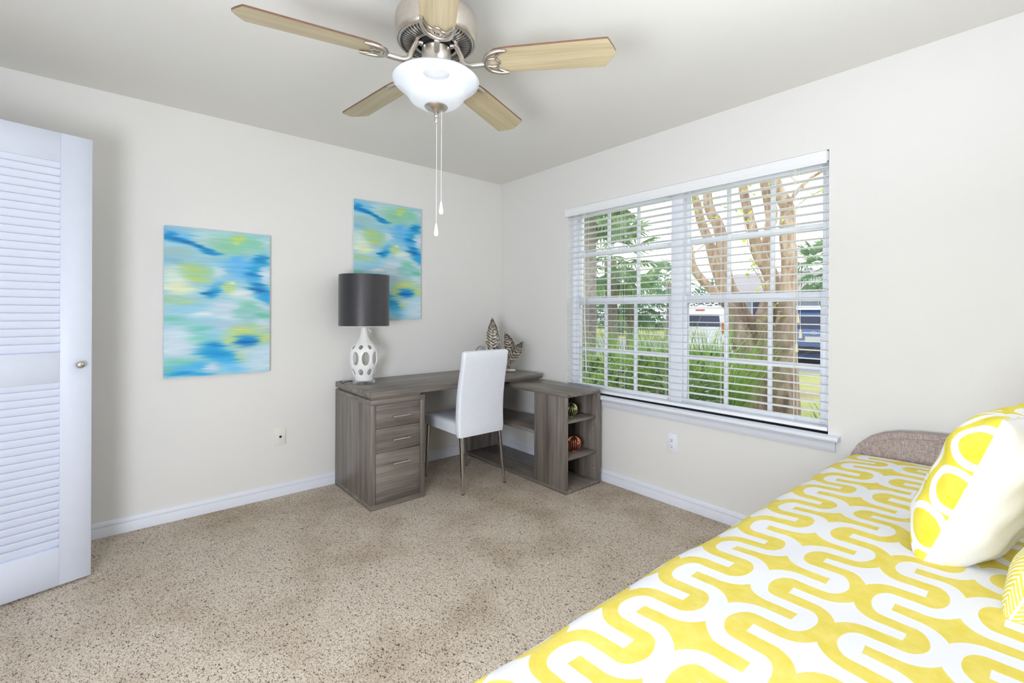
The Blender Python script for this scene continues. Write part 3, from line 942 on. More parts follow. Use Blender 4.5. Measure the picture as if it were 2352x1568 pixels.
# ------------------------------------------------------------------ wire balls in the cubbies
def ball(name, label, c, r, m, twist):
    b = thing(name, label, 'ornament', (c[0], c[1], c[2] - r), group='ribbed metal balls on the desk shelves')
    bm = NB()
    bmesh.ops.create_uvsphere(bm, u_segments=24, v_segments=16, radius=r * 0.86, matrix=Matrix.Translation(c))
    obj('core', bm, mt['inner'], b)
    for k in range(18):
        a0 = 2 * PI * k / 18
        pts = []
        for i in range(13):
            ph = PI * (0.08 + 0.84 * i / 12)
            a = a0 + twist * math.sin(i / 12 * PI * 2) * 0.5
            pts.append((c[0] + r * 0.95 * math.sin(ph) * math.cos(a), c[1] + r * 0.95 * math.sin(ph) * math.sin(a), c[2] + r * 0.95 * math.cos(ph)))
        rad = [r * 0.02 + r * 0.075 * math.sin(PI * i / 12) for i in range(13)]
        obj('rib', tube(NB(), pts, rad, 6), m, b)
    obj('foot_ring', lathe(NB(), [(r * 0.2, -r), (r * 0.42, -r), (r * 0.42, -r * 0.86), (r * 0.2, -r * 0.86)], 24, c), m, b)
ball('ribbed_ball', 'green gold ribbed metal ball on the upper cubby shelf', (-0.262, -1.125, 0.494 + 0.050), 0.050, mt['brass'], 0.25)
ball('ribbed_ball', 'copper ribbed metal ball on the lower cubby shelf', (-0.222, -1.120, 0.240 + 0.053), 0.053, mt['copper'], 0.0)

# ------------------------------------------------------------------ chair
ch = thing('desk_chair', 'white leatherette dining chair with high back and steel legs, pushed to the desk', 'chair', (-0.785, -0.55, 0))
sx, sw = -0.790, 0.376
# seat cushion
bm = NB()
secs = []
for z, g in ((0.398, -0.006), (0.402, 0.0), (0.455, 0.002), (0.472, -0.003), (0.481, -0.014), (0.484, -0.035)):
    secs.append([(sx + a, -0.528 + b, z) for a, b in rrect(sw + 2 * g, 0.462 + 2 * g, 0.022, 5)])
loft(bm, secs)
seat = obj('seat', bm, mt['leather'], ch, sharp=50)
bm = NB()
secs = []
for k in range(15):
    t_ = k / 14
    z = 0.392 + 0.572 * t_
    yc = -0.772 + 0.012 * math.sin(PI * min(1, t_ * 1.2)) - 0.072 * t_ ** 1.6
    w = 0.392 - 0.012 * t_
    dp = 0.058 - 0.010 * t_
    e = 0.0
    if k == 0: e = -0.006
    secs.append([(sx - 0.012 - 0.012 * t_ + a, yc + b, z) for a, b in rrect(w + 2 * e, dp + 2 * e, 0.018, 5)])
for dz_, e in ((0.008, -0.003), (0.013, -0.009), (0.016, -0.017)):
    secs.append([(sx - 0.024 + a, yc + b, z + dz_) for a, b in rrect(w + 2 * e, dp + 2 * e, max(0.006, 0.018 + e), 5)])
loft(bm, secs)
obj('backrest', bm, mt['leather'], ch, sharp=50)
for (tx, ty), (fx_, fy_) in (((-0.951, -0.752), (-0.953, -0.778)), ((-0.622, -0.752), (-0.585, -0.776)), ((-0.950, -0.318), (-0.962, -0.298)), ((-0.625, -0.318), (-0.585, -0.290))):
    secs = [[(tx + a, ty + b, 0.400) for a, b in rrect(0.026, 0.026, 0.006, 3)], [(fx_ + a, fy_ + b, 0.0) for a, b in rrect(0.017, 0.017, 0.005, 3)]]
    lg = obj('leg', loft(NB(), secs), mt['chrome'], ch)
    boxo('foot_pad', (fx_ - 0.009, fy_ - 0.009, -0.001), (fx_ + 0.009, fy_ + 0.009, 0.006), mt['dark'], lg, 0.002, 1)

# ------------------------------------------------------------------ table lamp
LX, LY = -1.419, -0.226
lp = thing('table_lamp', 'white openwork ceramic table lamp with charcoal drum shade', 'lamp', (LX, LY, 0.737))
obj('acrylic_base', lathe(NB(), [(0, 0.737), (0.072, 0.737), (0.076, 0.740), (0.076, 0.758), (0.073, 0.761), (0, 0.762)], 48, (LX, LY, 0)), mt['acrylic'], lp)
LPROF = [(0.060, 0.761), (0.066, 0.780), (0.074, 0.806), (0.083, 0.835), (0.0905, 0.862), (0.0945, 0.885), (0.0955, 0.915), (0.0945, 0.950), (0.092, 0.972), (0.085, 0.992), (0.072, 1.010), (0.057, 1.025), (0.044, 1.040), (0.034, 1.056), (0.027, 1.078), (0.0235, 1.105), (0.0225, 1.132)]
lz = [p[1] for p in LPROF]; lr = [p[0] for p in LPROF]
na, nz = 160, 110
bm = NB()
th0 = math.atan2(CAM_LOC[1] - LY, CAM_LOC[0] - LX)
holes = []
for k in range(8):
    a = th0 + math.radians(7) + PI / 4 * k
    holes.append((a, 0.917, 0.027, 0.047))
    holes.append((a + PI / 8, 0.823, 0.0175, 0.023))
    holes.append((a + PI / 8, 0.996, 0.0155, 0.0165))
grid = []
for j in range(nz + 1):
    z = lz[0] + (lz[-1] - lz[0]) * j / nz
    r = float(np.interp(z, lz, lr))
    row = []
    for i in range(na):
        a = 2 * PI * i / na
        zz, aa = z, a
        for (ha, hz_, hw, hh) in holes:
            da = (a - ha + PI) % (2 * PI) - PI
            ex, ez = da * r / hw, (z - hz_) / hh
            e = math.hypot(ex, ez)
            if 0.89 < e < 1.11:               # snap the rim on to the ellipse
                aa = ha + da / e
                zz = hz_ + (z - hz_) / e
        rr = float(np.interp(zz, lz, lr))
        row.append(bm.verts.new((LX + rr * math.cos(aa), LY + rr * math.sin(aa), zz)))
    grid.append(row)
for j in range(nz):
    for i in range(na):
        a = 2 * PI * (i + 0.5) / na
        z = lz[0] + (lz[-1] - lz[0]) * (j + 0.5) / nz
        r = float(np.interp(z, lz, lr))
        hole = False
        for (ha, hz_, hw, hh) in holes:
            da = (a - ha + PI) % (2 * PI) - PI
            if math.hypot(da * r / hw, (z - hz_) / hh) < 0.99:
                hole = True
        if not hole:
            vs = (grid[j][i], grid[j][(i + 1) % na], grid[j + 1][(i + 1) % na], grid[j + 1][i])
            bm.faces.new(vs)
bmesh.ops.remove_doubles(bm, verts=bm.verts, dist=0.0002)
for v in [v for v in bm.verts if not v.link_faces]:
    bm.verts.remove(v)
body = obj('ceramic_body', bm, mt['ceramic'], lp, sharp=60)
sm = body.modifiers.new('wall', 'SOLIDIFY')
sm.thickness = 0.008
sm.offset = -1
obj('inner_rod', tube(NB(), [(LX, LY, 0.76), (LX, LY, 1.13)], 0.004, 10), mt['brass'], lp)
nk = obj('socket', lathe(NB(), [(0, 1.128), (0.014, 1.128), (0.014, 1.140), (0.010, 1.142), (0.010, 1.20), (0.016, 1.205), (0.016, 1.25), (0, 1.25)], 24, (LX, LY, 0)), mt['brass'], lp)
bm = lathe(NB(), [(0, 1.25), (0.012, 1.255), (0.018, 1.28), (0.030, 1.315), (0.028, 1.345), (0.015, 1.362), (0, 1.366)], 24, (LX, LY, 0))
obj('bulb', bm, mt['ceramic'], nk)
sr = 0.171
sd = obj('lamp_shade', lathe(NB(), [(sr, 1.142), (sr, 1.496), (sr - 0.003, 1.496), (sr - 0.003, 1.142), (sr, 1.142)], 72, (LX, LY, 0)), mt['shade'], lp)
obj('shade_lining', lathe(NB(), [(sr - 0.0032, 1.138), (sr - 0.0032, 1.495), (sr - 0.005, 1.495), (sr - 0.005, 1.138), (sr - 0.0032, 1.138)], 72, (LX, LY, 0)), mt['shade_in'], sd)
bm = NB()
for k in range(3):
    a = 2 * PI * k / 3
    tube(bm, [(LX, LY, 1.488), (LX + (sr - 0.004) * math.cos(a), LY + (sr - 0.004) * math.sin(a), 1.49)], 0.0018, 6)
for s in (-1, 1):                                          # harp
    tube(bm, smooth_path([(LX, LY, 1.205), (LX + s * 0.05, LY, 1.26), (LX + s * 0.062, LY, 1.36), (LX, LY, 1.49)], 5), 0.0018, 6)
obj('harp', bm, mt['chrome'], sd)
obj('lamp_finial', lathe(NB(), [(0, 1.488), (0.010, 1.488), (0.010, 1.518), (0.008, 1.522), (0, 1.523)], 20, (LX, LY, 0)), mt['acrylic'], lp)
obj('power_cord', tube(NB(), smooth_path([(LX - 0.06, LY + 0.01, 0.752), (LX - 0.105, LY + 0.02, 0.757), (LX - 0.128, LY + 0.06, 0.742), (LX - 0.11, LY + 0.14, 0.7405), (LX - 0.10, LY + 0.178, 0.7405)], 6), 0.003, 8), mt['dark'], lp)
obj('switch', tube(NB(), [(LX + 0.02, LY - 0.02, 1.118), (LX + 0.034, LY - 0.034, 1.105), (LX + 0.036, LY - 0.036, 1.095)], 0.004, 8), mt['plate_iv'], lp)

# ------------------------------------------------------------------ silver leaf sculpture
lf = thing('leaf_sculpture', 'antique silver sculpture of upright veined leaves on the desk corner', 'sculpture', (-0.205, -0.392, 0.737))
Fv, Rv = Vector((-math.sin(YAW), math.cos(YAW), 0)), Vector((math.cos(YAW), math.sin(YAW), 0))
def leaf(tip, base, hw, cup=0.012, veins=9, lean=0.0, seed=0):
    tip, base = Vector(tip), Vector(base)
    ax = tip - base
    L = ax.length
    ax.normalize()
    side = ax.cross(Fv).normalized()
    nrm = side.cross(ax).normalized()
    if nrm.dot(Fv) > 0: nrm = -nrm
    bm = NB()
    ns, nt = 60, 21
    g = []
    for i in range(ns + 1):
        s = i / ns
        w = hw * (math.sin(PI * s ** 0.72) ** 0.85 if 0 < s < 1 else 0.0) * (1 + 0.02 * math.sin(s * 40 + seed))
        row = []
        for j in range(nt + 1):
            t_ = 2 * j / nt - 1
            vein = abs(((s * L * 1.0 - abs(t_) * w * 0.75) / (L / veins)) % 1.0 - 0.5) * 2
            h = cup * t_ * t_ + 0.0075 * (vein - 0.5) * (1 - 0.5 * abs(t_)) + 0.006 * math.exp(-(t_ * 9) ** 2)
            row.append(bm.verts.new(base + ax * (L * s) + side * (w * t_) + nrm * (h + lean * s * s)))
        g.append(row)
    for i in range(ns):
        for j in range(nt):
            bm.faces.new((g[i][j], g[i][j + 1], g[i + 1][j + 1], g[i + 1][j]))
    o = obj('leaf', bm, mt['silver'], lf, sharp=0)
    o.data.shade_smooth()
    sm = o.modifiers.new('thickness', 'SOLIDIFY')
    sm.thickness = 0.003
    return o
leaf((-0.334, -0.301, 1.197), (-0.322, -0.312, 0.862), 0.066, seed=1, veins=13)
leaf((-0.253, -0.372, 1.077), (-0.196, -0.415, 0.880), 0.048, seed=2, veins=9)
leaf((-0.136, -0.470, 0.998), (-0.232, -0.396, 0.818), 0.050, seed=3, veins=8)
leaf((-0.300, -0.330, 0.912), (-0.235, -0.385, 0.905), 0.020, seed=4, veins=6)
leaf((-0.330, -0.300, 0.88), (-0.262, -0.36, 0.80), 0.030, seed=5, veins=6)
for b in ((-0.322, -0.312, 0.865), (-0.200, -0.412, 0.885), (-0.230, -0.398, 0.822), (-0.262, -0.36, 0.80)):
    obj('stem', tube(NB(), smooth_path([(-0.222, -0.388, 0.762), ((-0.222 + b[0]) / 2 - 0.005, (-0.388 + b[1]) / 2, 0.80), b], 6), 0.004, 8), mt['silver'], lf)
bm = box(NB(), (-0.055, -0.022, 0), (0.055, 0.022, 0.026), 0.003, 2)
bm.transform(Matrix.Translation((-0.222, -0.388, 0.737)) @ Matrix.Rotation(YAW, 4, 'Z'))
obj('base_block', bm, mt['nickel'], lf)

# clear glass globe behind the chair back
gv = obj('glass_globe', lathe(NB(), [(0, 0), (0.034, 0), (0.036, 0.003), (0.012, 0.010), (0.006, 0.03), (0.006, 0.09), (0.014, 0.102), (0.034, 0.118), (0.045, 0.142), (0.047, 0.160), (0.043, 0.182), (0.030, 0.201), (0.018, 0.210), (0.016, 0.209), (0.028, 0.199), (0.041, 0.180), (0.045, 0.160), (0.043, 0.143), (0.032, 0.121), (0.0, 0.106)], 40, (-0.350, -0.160, 0.737)), mt['clear'])
tag(gv, 'clear glass globe on a stem beside the silver leaves', 'glass')

# ------------------------------------------------------------------ bed
bed = thing('bed', 'twin bed with low rounded tweed headboard against the window wall', 'bed', (-1.2, -3.22, 0), (0, 0, math.radians(-1.4)))
BYF, BYB = -2.775, -3.695
half = [(-2.735, 0.06), (-2.735, 0.48), (-2.742, 0.535), (-2.758, 0.585), (-2.784, 0.632), (-2.822, 0.668), (-2.868, 0.694), (-2.925, 0.711), (-3.0, 0.721), (-3.1, 0.727), (-3.215, 0.729)]
out = half + [(-6.43 - y, z) for y, z in half[::-1][1:]]
hb = obj('headboard', prism(NB(), out, lambda u, v, d: (d, u, v), -0.105, -0.045), mt['tweed'], bed)
cy_, cz_ = -3.215, 0.30
inn = [(cy_ + (y - cy_) * 0.945, min(z - 0.028, cz_ + (z - cz_) * 0.955)) for y, z in out]
bm = prism(NB(), inn, lambda u, v, d: (d, u, v), -0.113, -0.1)
obj('headboard_panel', bm, mt['tweed'], hb)
obj('piping', tube(NB(), [(-0.110, y, z) for y, z in inn[1:-1]], 0.0045, 8), mt['tweed'], hb)
boxo('mattress', (-2.27, BYB, 0.33), (-0.115, BYF - 0.01, 0.560), mt['white_cotton'], bed, 0.05, 4)
boxo('box_base', (-2.27, BYB, 0.12), (-0.115, BYF - 0.01, 0.33), mt['tweed'], bed, 0.01)
for xx in (-2.22, -0.2):
    for yy in (BYF - 0.06, BYB + 0.05):
        obj('leg', lathe(NB(), [(0, 0), (0.02, 0), (0.028, 0.12), (0, 0.12)], 16, (xx, yy, 0)), mt['dark'], bed)

# duvet: grid with an arc-length UV
def duvet():
    prof = [(-2.742, 0.17), (-2.738, 0.30), (-2.736, 0.42), (-2.738, 0.49)]
    for k in range(1, 9):
        a = PI / 2 * k / 9
        prof.append((-2.738 - 0.085 * (1 - math.cos(a)), 0.49 + 0.098 * math.sin(a)))
    prof += [(-2.825, 0.5885), (-2.90, 0.594), (-3.0, 0.598), (-3.1, 0.600), (-3.2, 0.600), (-3.35, 0.600), (-3.5, 0.598), (-3.60, 0.592), (-3.67, 0.578), (-3.70, 0.545), (-3.712, 0.49), (-3.715, 0.35)]
    P = []
    for (a, b) in zip(prof, prof[1:]):
        n = max(1, int(math.hypot(b[0] - a[0], b[1] - a[1]) / 0.02))
        P += [(a[0] + (b[0] - a[0]) * k / n, a[1] + (b[1] - a[1]) * k / n) for k in range(n)]
    P.append(prof[-1])
    s = [0.0]
    for a, b in zip(P, P[1:]):
        s.append(s[-1] + math.hypot(b[0] - a[0], b[1] - a[1]))
    ref = min(range(len(P)), key=lambda i: abs(P[i][0] + 2.945))
    xs = np.linspace(-2.335, -0.118, 112)
    rnd = np.random.RandomState(7)
    ph = rnd.rand(8) * 6.28
    verts, uvs, faces = [], [], []
    for x in xs:
        tx = (x + 2.335) / 2.217
        for i, (y, z) in enumerate(P):
            fall = 0.0
            if x < -2.25:                                     # drop at the foot
                q = (-2.25 - x) / 0.085
                fall = 0.11 * (1 - math.sqrt(max(0, 1 - q * q)))
            if x > -0.2:
                q = (x + 0.2) / 0.082
                fall += 0.02 * q * q
            rise = 0.003 * math.sin(PI * min(1, max(0, tx)) * 0.9)
            w = 0.0035 * math.sin(5.2 * x + 3.1 * y + ph[0]) + 0.0028 * math.sin(9.3 * x - 4.4 * y + ph[1]) + 0.002 * math.sin(17 * x + 11 * y + ph[2])
            side = 0.012 * math.sin(6.5 * x + ph[3]) * max(0, 0.5 - z) * 3 if y > -2.8 else 0
            verts.append((x, y + side + (0.03 if y > -2.83 else max(0, 0.03 * (1 - (-2.83 - y) / 0.2))), max(0.05, z + (w + rise) * (1 if z > 0.45 else 0.3) - (fall if z > 0.2 else 0))))
            uvs.append((x + 1.378, s[i] - s[ref] - 0.010))
    n = len(P)
    for i in range(len(xs) - 1):
        for j in range(n - 1):
            faces.append((i * n + j, (i + 1) * n + j, (i + 1) * n + j + 1, i * n + j + 1))
    me = bpy.data.meshes.new('duvet')
    base = Vector((-1.2, -3.22, 0.05))
    me.from_pydata([Vector(v) - base for v in verts], [], faces)
    uvl = me.uv_layers.new(name='UVMap')
    for lp_ in me.loops:
        uvl.data[lp_.index].uv = uvs[lp_.vertex_index]
    me.materials.append(mt['duvet'])
    me.shade_smooth()
    o = bpy.data.objects.new('duvet', me)
    COL.objects.link(o)
    o.location = base
    o.rotation_euler = (0, 0, math.radians(-1.4))
    sm = o.modifiers.new('thickness', 'SOLIDIFY')
    sm.thickness = 0.012
    tag(o, 'white duvet printed with yellow meanders spread over the bed', 'duvet')
duvet()

# pillows leaning along the back of the bed
def pillow(label, loc, rot, w, h, th, front, back, seed):
    p = thing('throw_pillow', label, 'pillow', loc, rot)
    N_ = 40
    rnd = np.random.RandomState(seed)
    ph = rnd.rand(6) * 6.28
    def pt(u, v, sgn):
        x = w / 2 * u * (1 - 0.075 * (1 - v * v) ** 1.2 * abs(u) ** 2)
        z = h / 2 * (1 + v * (1 - 0.075 * (1 - u * u) ** 1.2 * abs(v) ** 2))
        d = max(0, 1 - u ** 4) ** 0.55 * max(0, 1 - v ** 4) ** 0.55
        edge = max(abs(u), abs(v))
        wr = 0.010 * math.sin(9 * u * v + ph[0] + 6 * u) * (edge ** 3) + 0.004 * math.sin(13 * v + 5 * u + ph[1]) * edge + 0.003 * math.sin(17 * u - 9 * v + ph[2])
        y = sgn * (th / 2 * d + wr * d)
        return (x, y, z)
    for sgn, m, nm in ((1, front, 'front_panel'), (-1, back, 'back_panel')):
        vs, uv, fs = [], [], []
        g = [[Vector(pt(math.sin((2 * i / N_ - 1) * PI / 2), math.sin((2 * j / N_ - 1) * PI / 2), sgn)) for j in range(N_ + 1)] for i in range(N_ + 1)]
        h_ = N_ // 2
        for i in range(N_ + 1):
            for j in range(N_ + 1):
                lo, hi = min(i, h_), max(i, h_)
                a = sum((g[k + 1][j] - g[k][j]).length for k in range(lo, hi)) * (1 if i > h_ else -1)
                lo, hi = min(j, h_), max(j, h_)
                b = sum((g[i][k + 1] - g[i][k]).length for k in range(lo, hi)) * (1 if j > h_ else -1)
                vs.append(tuple(g[i][j]))
                uv.append((a, b))
        for i in range(N_):
            for j in range(N_):
                a, b, c, d = i * (N_ + 1) + j, (i + 1) * (N_ + 1) + j, (i + 1) * (N_ + 1) + j + 1, i * (N_ + 1) + j + 1
                fs.append((a, d, c, b) if sgn > 0 else (a, b, c, d))
        me = bpy.data.meshes.new(nm)
        me.from_pydata(vs, [], fs)
        ul = me.uv_layers.new(name='UVMap')
        for lp_ in me.loops:
            ul.data[lp_.index].uv = uv[lp_.vertex_index]
        me.materials.append(m)
        me.shade_smooth()
        link(nm, me, p)
    ring = [pt(math.sin((2 * k / 40 - 1) * PI / 2), -1, 1) for k in range(40)] + [pt(1, math.sin((2 * k / 40 - 1) * PI / 2), 1) for k in range(40)] \
        + [pt(-math.sin((2 * k / 40 - 1) * PI / 2), 1, 1) for k in range(40)] + [pt(-1, -math.sin((2 * k / 40 - 1) * PI / 2), 1) for k in range(41)]
    obj('seam', tube(NB(), ring, 0.0022, 6), mt['white_cotton'], p, local=True)
    return p
pillow('yellow pillow with white rings and white back leaning on the herringbone pillow', (-0.970, -3.195, 0.585), (math.radians(20), 0, math.radians(-10)), 0.45, 0.44, 0.19, mt['ring'], mt['white_cotton'], 3)
pillow('yellow and white herringbone pillow leaning behind the ring-print pillow', (-1.155, -3.405, 0.590), (math.radians(20), 0, math.radians(-25)), 0.45, 0.45, 0.14, mt['herring'], mt['herring'], 5)

# ------------------------------------------------------------------ outdoors
GZ = -0.2
tag(boxo('ground', (0.16, -14, GZ - 0.1), (10.2, 26, GZ), mt['ground'], sharp=0), kind='structure')
tag(boxo('parking_pavement', (10.2, -30, GZ - 0.1), (19.5, 40, GZ - 0.01), mt['asphalt'], sharp=0), kind='structure')
tag(boxo('far_ground', (19.5, -40, GZ - 0.1), (70, 60, GZ), mt['ground'], sharp=0), kind='structure')
bm = NB()  # unseen overhang, added to block direct sun at the window
box(bm, (-0.3, -9, 2.62), (0.62, 9, 2.74))
box(bm, (0.56, -9, 2.48), (0.64, 9, 2.74))
tag(obj('sun_block_eave', bm, mt['trim'], sharp=0), kind='structure')

R = random.Random(11)
def blade_strip(V, Fc, base, d, L, w, droop, n=4):
    """curved strap leaf: d horizontal heading, rises then droops"""
    base = Vector(base)
    d = Vector((d[0], d[1], 0)).normalized()
    s = Vector((-d.y, d.x, 0))
    start = len(V)
    for i in range(n + 1):
        t_ = i / n
        p = base + d * (L * t_ * (0.25 + droop * t_ * 0.7)) + Vector((0, 0, L * (t_ - droop * 0.55 * t_ * t_)))
        ww = w * (1 - t_) ** 0.6 if t_ < 1 else 0.001
        V.append(tuple(p - s * ww)); V.append(tuple(p + s * ww))
    for i in range(n):
        a = start + 2 * i
        Fc.append((a, a + 1, a + 3, a + 2))
def clump(label, c, n, L, spread, m='clump'):
    V, Fc = [], []
    for _ in range(n):
        a = R.uniform(0, 2 * PI)
        r = spread * math.sqrt(R.random())
        blade_strip(V, Fc, (c[0] + r * math.cos(a), c[1] + r * math.sin(a), GZ - 0.01), (math.cos(a + R.uniform(-.6, .6)), math.sin(a + R.uniform(-.6, .6))), L * R.uniform(.65, 1.1), 0.011 * R.uniform(.7, 1.4), R.uniform(.1, .62))
    t = thing('strap_leaf_plant', label, 'plant', (c[0], c[1], GZ), group='strap-leaf plants outside the window')
    obj('foliage', (V, Fc), mt[m], t, sharp=0, kind='stuff')
    return t
def leaf_quad(V, Fc, p, d, up, L, w):
    p, d, up = Vector(p), Vector(d).normalized(), Vector(up)
    s = d.cross(up)
    s = s.normalized() if s.length > 1e-3 else Vector((1, 0, 0))
    nn = s.cross(d).normalized()
    k = len(V)
    V.extend([tuple(p), tuple(p + d * L * .45 + s * w - nn * .1 * w), tuple(p + d * L), tuple(p + d * L * .45 - s * w - nn * .1 * w), tuple(p + d * L * .5 + nn * .25 * w)])
    Fc.extend([(k, k + 1, k + 4), (k + 1, k + 2, k + 4), (k + 2, k + 3, k + 4), (k + 3, k, k + 4)])
def shrub(name, label, c, rad, n, L, w, m, stems=5, group=None):
    t = thing(name, label, 'shrub', (c[0], c[1], GZ), group=group)
    V, Fc = [], []
    for _ in range(n):
        a, b = R.uniform(0, 2 * PI), R.uniform(-1, 1)
        q = math.sqrt(1 - b * b)
        rr = R.uniform(.45, 1) ** .5
        d = Vector((q * math.cos(a), q * math.sin(a), b))
        p = Vector((c[0] + rad[0] * d.x * rr, c[1] + rad[1] * d.y * rr, max(GZ + .02, c[2] + rad[2] * d.z * rr)))
        leaf_quad(V, Fc, p, d + Vector((R.uniform(-.7, .7), R.uniform(-.7, .7), R.uniform(-.5, .6))), (0, 0, 1), L * R.uniform(.7, 1.2), w * R.uniform(.7, 1.2))
    obj('foliage', (V, Fc), mt[m], t, sharp=0, kind='stuff')
    bm = NB()
    for _ in range(stems):
        a = R.uniform(0, 2 * PI)
        tube(bm, [(c[0], c[1], GZ - .01), (c[0] + .2 * rad[0] * math.cos(a), c[1] + .2 * rad[1] * math.sin(a), (c[2] + GZ) / 2), (c[0] + .6 * rad[0] * math.cos(a), c[1] + .6 * rad[1] * math.sin(a), c[2] + .4 * rad[2])], [.012, .009, .004], 5)
    obj('stem', bm, mt['bark'], t)
    return t
def palm(label, c, h, n, L, m='palm', tr=0.14):
    t = thing('fan_palm', label, 'palm tree', (c[0], c[1], GZ), group='fan palms beyond the yard')
    obj('trunk', tube(NB(), [(c[0], c[1], GZ - .02), (c[0] + .05, c[1], h * .5), (c[0], c[1], h)], [tr * 1.15, tr, tr * 1.05], 12), mt['palm_trunk'], t)
    V, Fc = [], []
    for k in range(n):
        a = 2.4 * k + R.uniform(-.3, .3)
        el = math.radians(-55 + 125 * (k / n)) + R.uniform(-.15, .15)
        d = Vector((math.cos(a) * math.cos(el), math.sin(a) * math.cos(el), math.sin(el)))
        hub = Vector((c[0], c[1], h)) + d * L * .75
        side = d.cross(Vector((0, 0, 1)))
        side = side.normalized() if side.length > .05 else Vector((1, 0, 0))
        nn = side.cross(d).normalized()
        k0 = len(V)                                        # leaf stalk
        V.extend([tuple(Vector((c[0], c[1], h)) + side * .015), tuple(Vector((c[0], c[1], h)) - side * .015), tuple(hub)])
        Fc.append((k0, k0 + 1, k0 + 2))
        for j in range(20):
            b = math.radians(-115 + 230 * j / 19)
            e = d * math.cos(b) + side * math.sin(b)
            Lj = L * .62 * (1 - .22 * abs(b) / 2) * R.uniform(.9, 1.05)
            w = L * .030
            s2 = e.cross(nn).normalized()
            k0 = len(V)
            V.extend([tuple(hub), tuple(hub + e * Lj * .5 + s2 * w + nn * .02), tuple(hub + e * Lj * .55 - nn * .02), tuple(hub + e * Lj * .5 - s2 * w + nn * .02), tuple(hub + e * Lj - Vector((0, 0, L * .14 * R.uniform(.4, 1.5))))])
            Fc.extend([(k0, k0 + 1, k0 + 2), (k0, k0 + 2, k0 + 3), (k0 + 1, k0 + 4, k0 + 2), (k0 + 2, k0 + 4, k0 + 3)])
    obj('fronds', (V, Fc), mt[m], t, sharp=0, kind='stuff')
    return t

# shrubs and strap-leaf plants under the window
for lb, x, y, L in (('bright green strap-leaf clump growing behind the dark shrubs', 1.75, 0.05, 1.35), ('tall strap-leaf clump growing between the shrubs and the fan palms', 2.35, -0.35, 1.5),
                    ('strap-leaf clump growing beside the multi-stemmed tree', 2.95, -0.62, 1.45), ('strap-leaf clump at the foot of the short fan palm', 3.1, 0.75, 1.45)):
    clump(lb, (x, y), 330, L, 0.32)
for lb, x, y, z, q in (('dark leafy shrub growing close to the window beside the desk return', 0.80, -0.50, 0.42, .33), ('dark leafy shrub growing below the window mullion', 1.05, -1.22, 0.40, .34), ('dark leafy shrub growing in front of the strap-leaf clumps', 1.50, -0.72, .42, .36)):
    shrub('leafy_shrub', lb, (x, y, z), (q, q, q * 1.3), 480, 0.085, 0.026, 'shrub', group='shrubs below the window')
for lb, x, y in (('low tuft of strap leaves beside the tan tree trunk', 3.5, -1.75), ('low tuft of strap leaves on the open lawn', 2.7, -2.3)):
    clump(lb, (x, y), 60, .5, .15)

# multi-stemmed tree
tr_ = thing('multi_stem_tree', 'multi-stemmed tree with peeling tan bark outside the window', 'tree', (4.35, -0.7, GZ))
stems = [([(4.22, -0.61, -0.22), (4.12, -0.55, 0.5), (4.02, -0.47, 0.94), (3.93, -0.39, 1.29), (3.69, -0.18, 1.61), (3.51, -0.03, 1.9), (3.42, 0.01, 2.3), (3.3, 0.12, 3.0)], [.24, .19, .15, .11, .085, .08, .07, .05]),
         ([(4.39, -0.52, -0.22), (4.32, -0.46, 0.63), (4.2, -0.36, 1.14), (4.02, -0.2, 1.69), (3.94, -0.13, 1.99), (3.88, -0.08, 2.29), (3.79, 0, 2.59), (3.74, 0.04, 2.86), (3.65, .12, 3.2), (3.5, .3, 4.2)], [.24, .17, .14, .11, .10, .095, .085, .08, .07, .05]),
         ([(4.65, -0.48, -0.22), (4.58, -0.41, 0.77), (4.46, -0.31, 1.23), (4.29, -0.17, 1.7), (4.23, -0.12, 2.13), (4.19, -0.08, 2.54), (4.07, 0.02, 2.85), (4.02, .06, 3.4), (4.0, .2, 4.4)], [.26, .2, .16, .13, .12, .12, .10, .08, .05]),
         ([(4.32, -0.72, -0.22), (4.27, -0.68, 0.79), (4.36, -0.75, 1.5), (4.36, -0.75, 1.79), (4.22, -0.64, 2.09), (4.15, -0.58, 2.44), (4.11, -0.54, 2.67), (4.04, -0.48, 3.14), (3.97, -.42, 4.2)], [.27, .21, .15, .14, .12, .095, .09, .085, .06]),
         ([(4.73, -0.67, 1.2), (4.66, -0.62, 1.9), (4.61, -0.57, 2.1), (4.65, -0.61, 2.46), (4.68, -0.63, 2.77), (4.58, -0.55, 3.3), (4.5, -.4, 4.3)], [.13, .13, .12, .10, .12, .09, .06]),
         ([(4.18, -0.99, -0.22), (4.18, -0.99, 0.82), (4.21, -1.02, 1.38), (4.23, -1.03, 1.94), (4.2, -1.01, 2.36), (4.2, -1.01, 2.69), (4.07, -0.9, 3.06), (4.0, -.86, 4.0)], [.22, .16, .145, .14, .14, .13, .10, .06]),
         ([(4.2, -1.02, 2.35), (4.15, -1.07, 2.75), (4.3, -1.23, 3.03), (4.51, -1.41, 3.2), (4.8, -1.7, 3.4)], [.05, .04, .03, .02, .01]),
         ([(4.45, -0.72, -0.22), (4.5, -0.75, 0.6), (4.70, -0.68, 1.3)], [.26, .2, .13])]
for pts, rad in stems:
    sp_ = smooth_path(pts, 4)
    rad = [r * (0.95 if p[2] < 1 else 0.72) for p, r in zip(pts, rad)]
    rr = list(np.interp(np.linspace(0, len(rad) - 1, len(sp_)), range(len(rad)), rad))
    obj('trunk', tube(NB(), sp_, rr, 12), mt['bark'], tr_)
V, Fc = [], []
bm = NB()
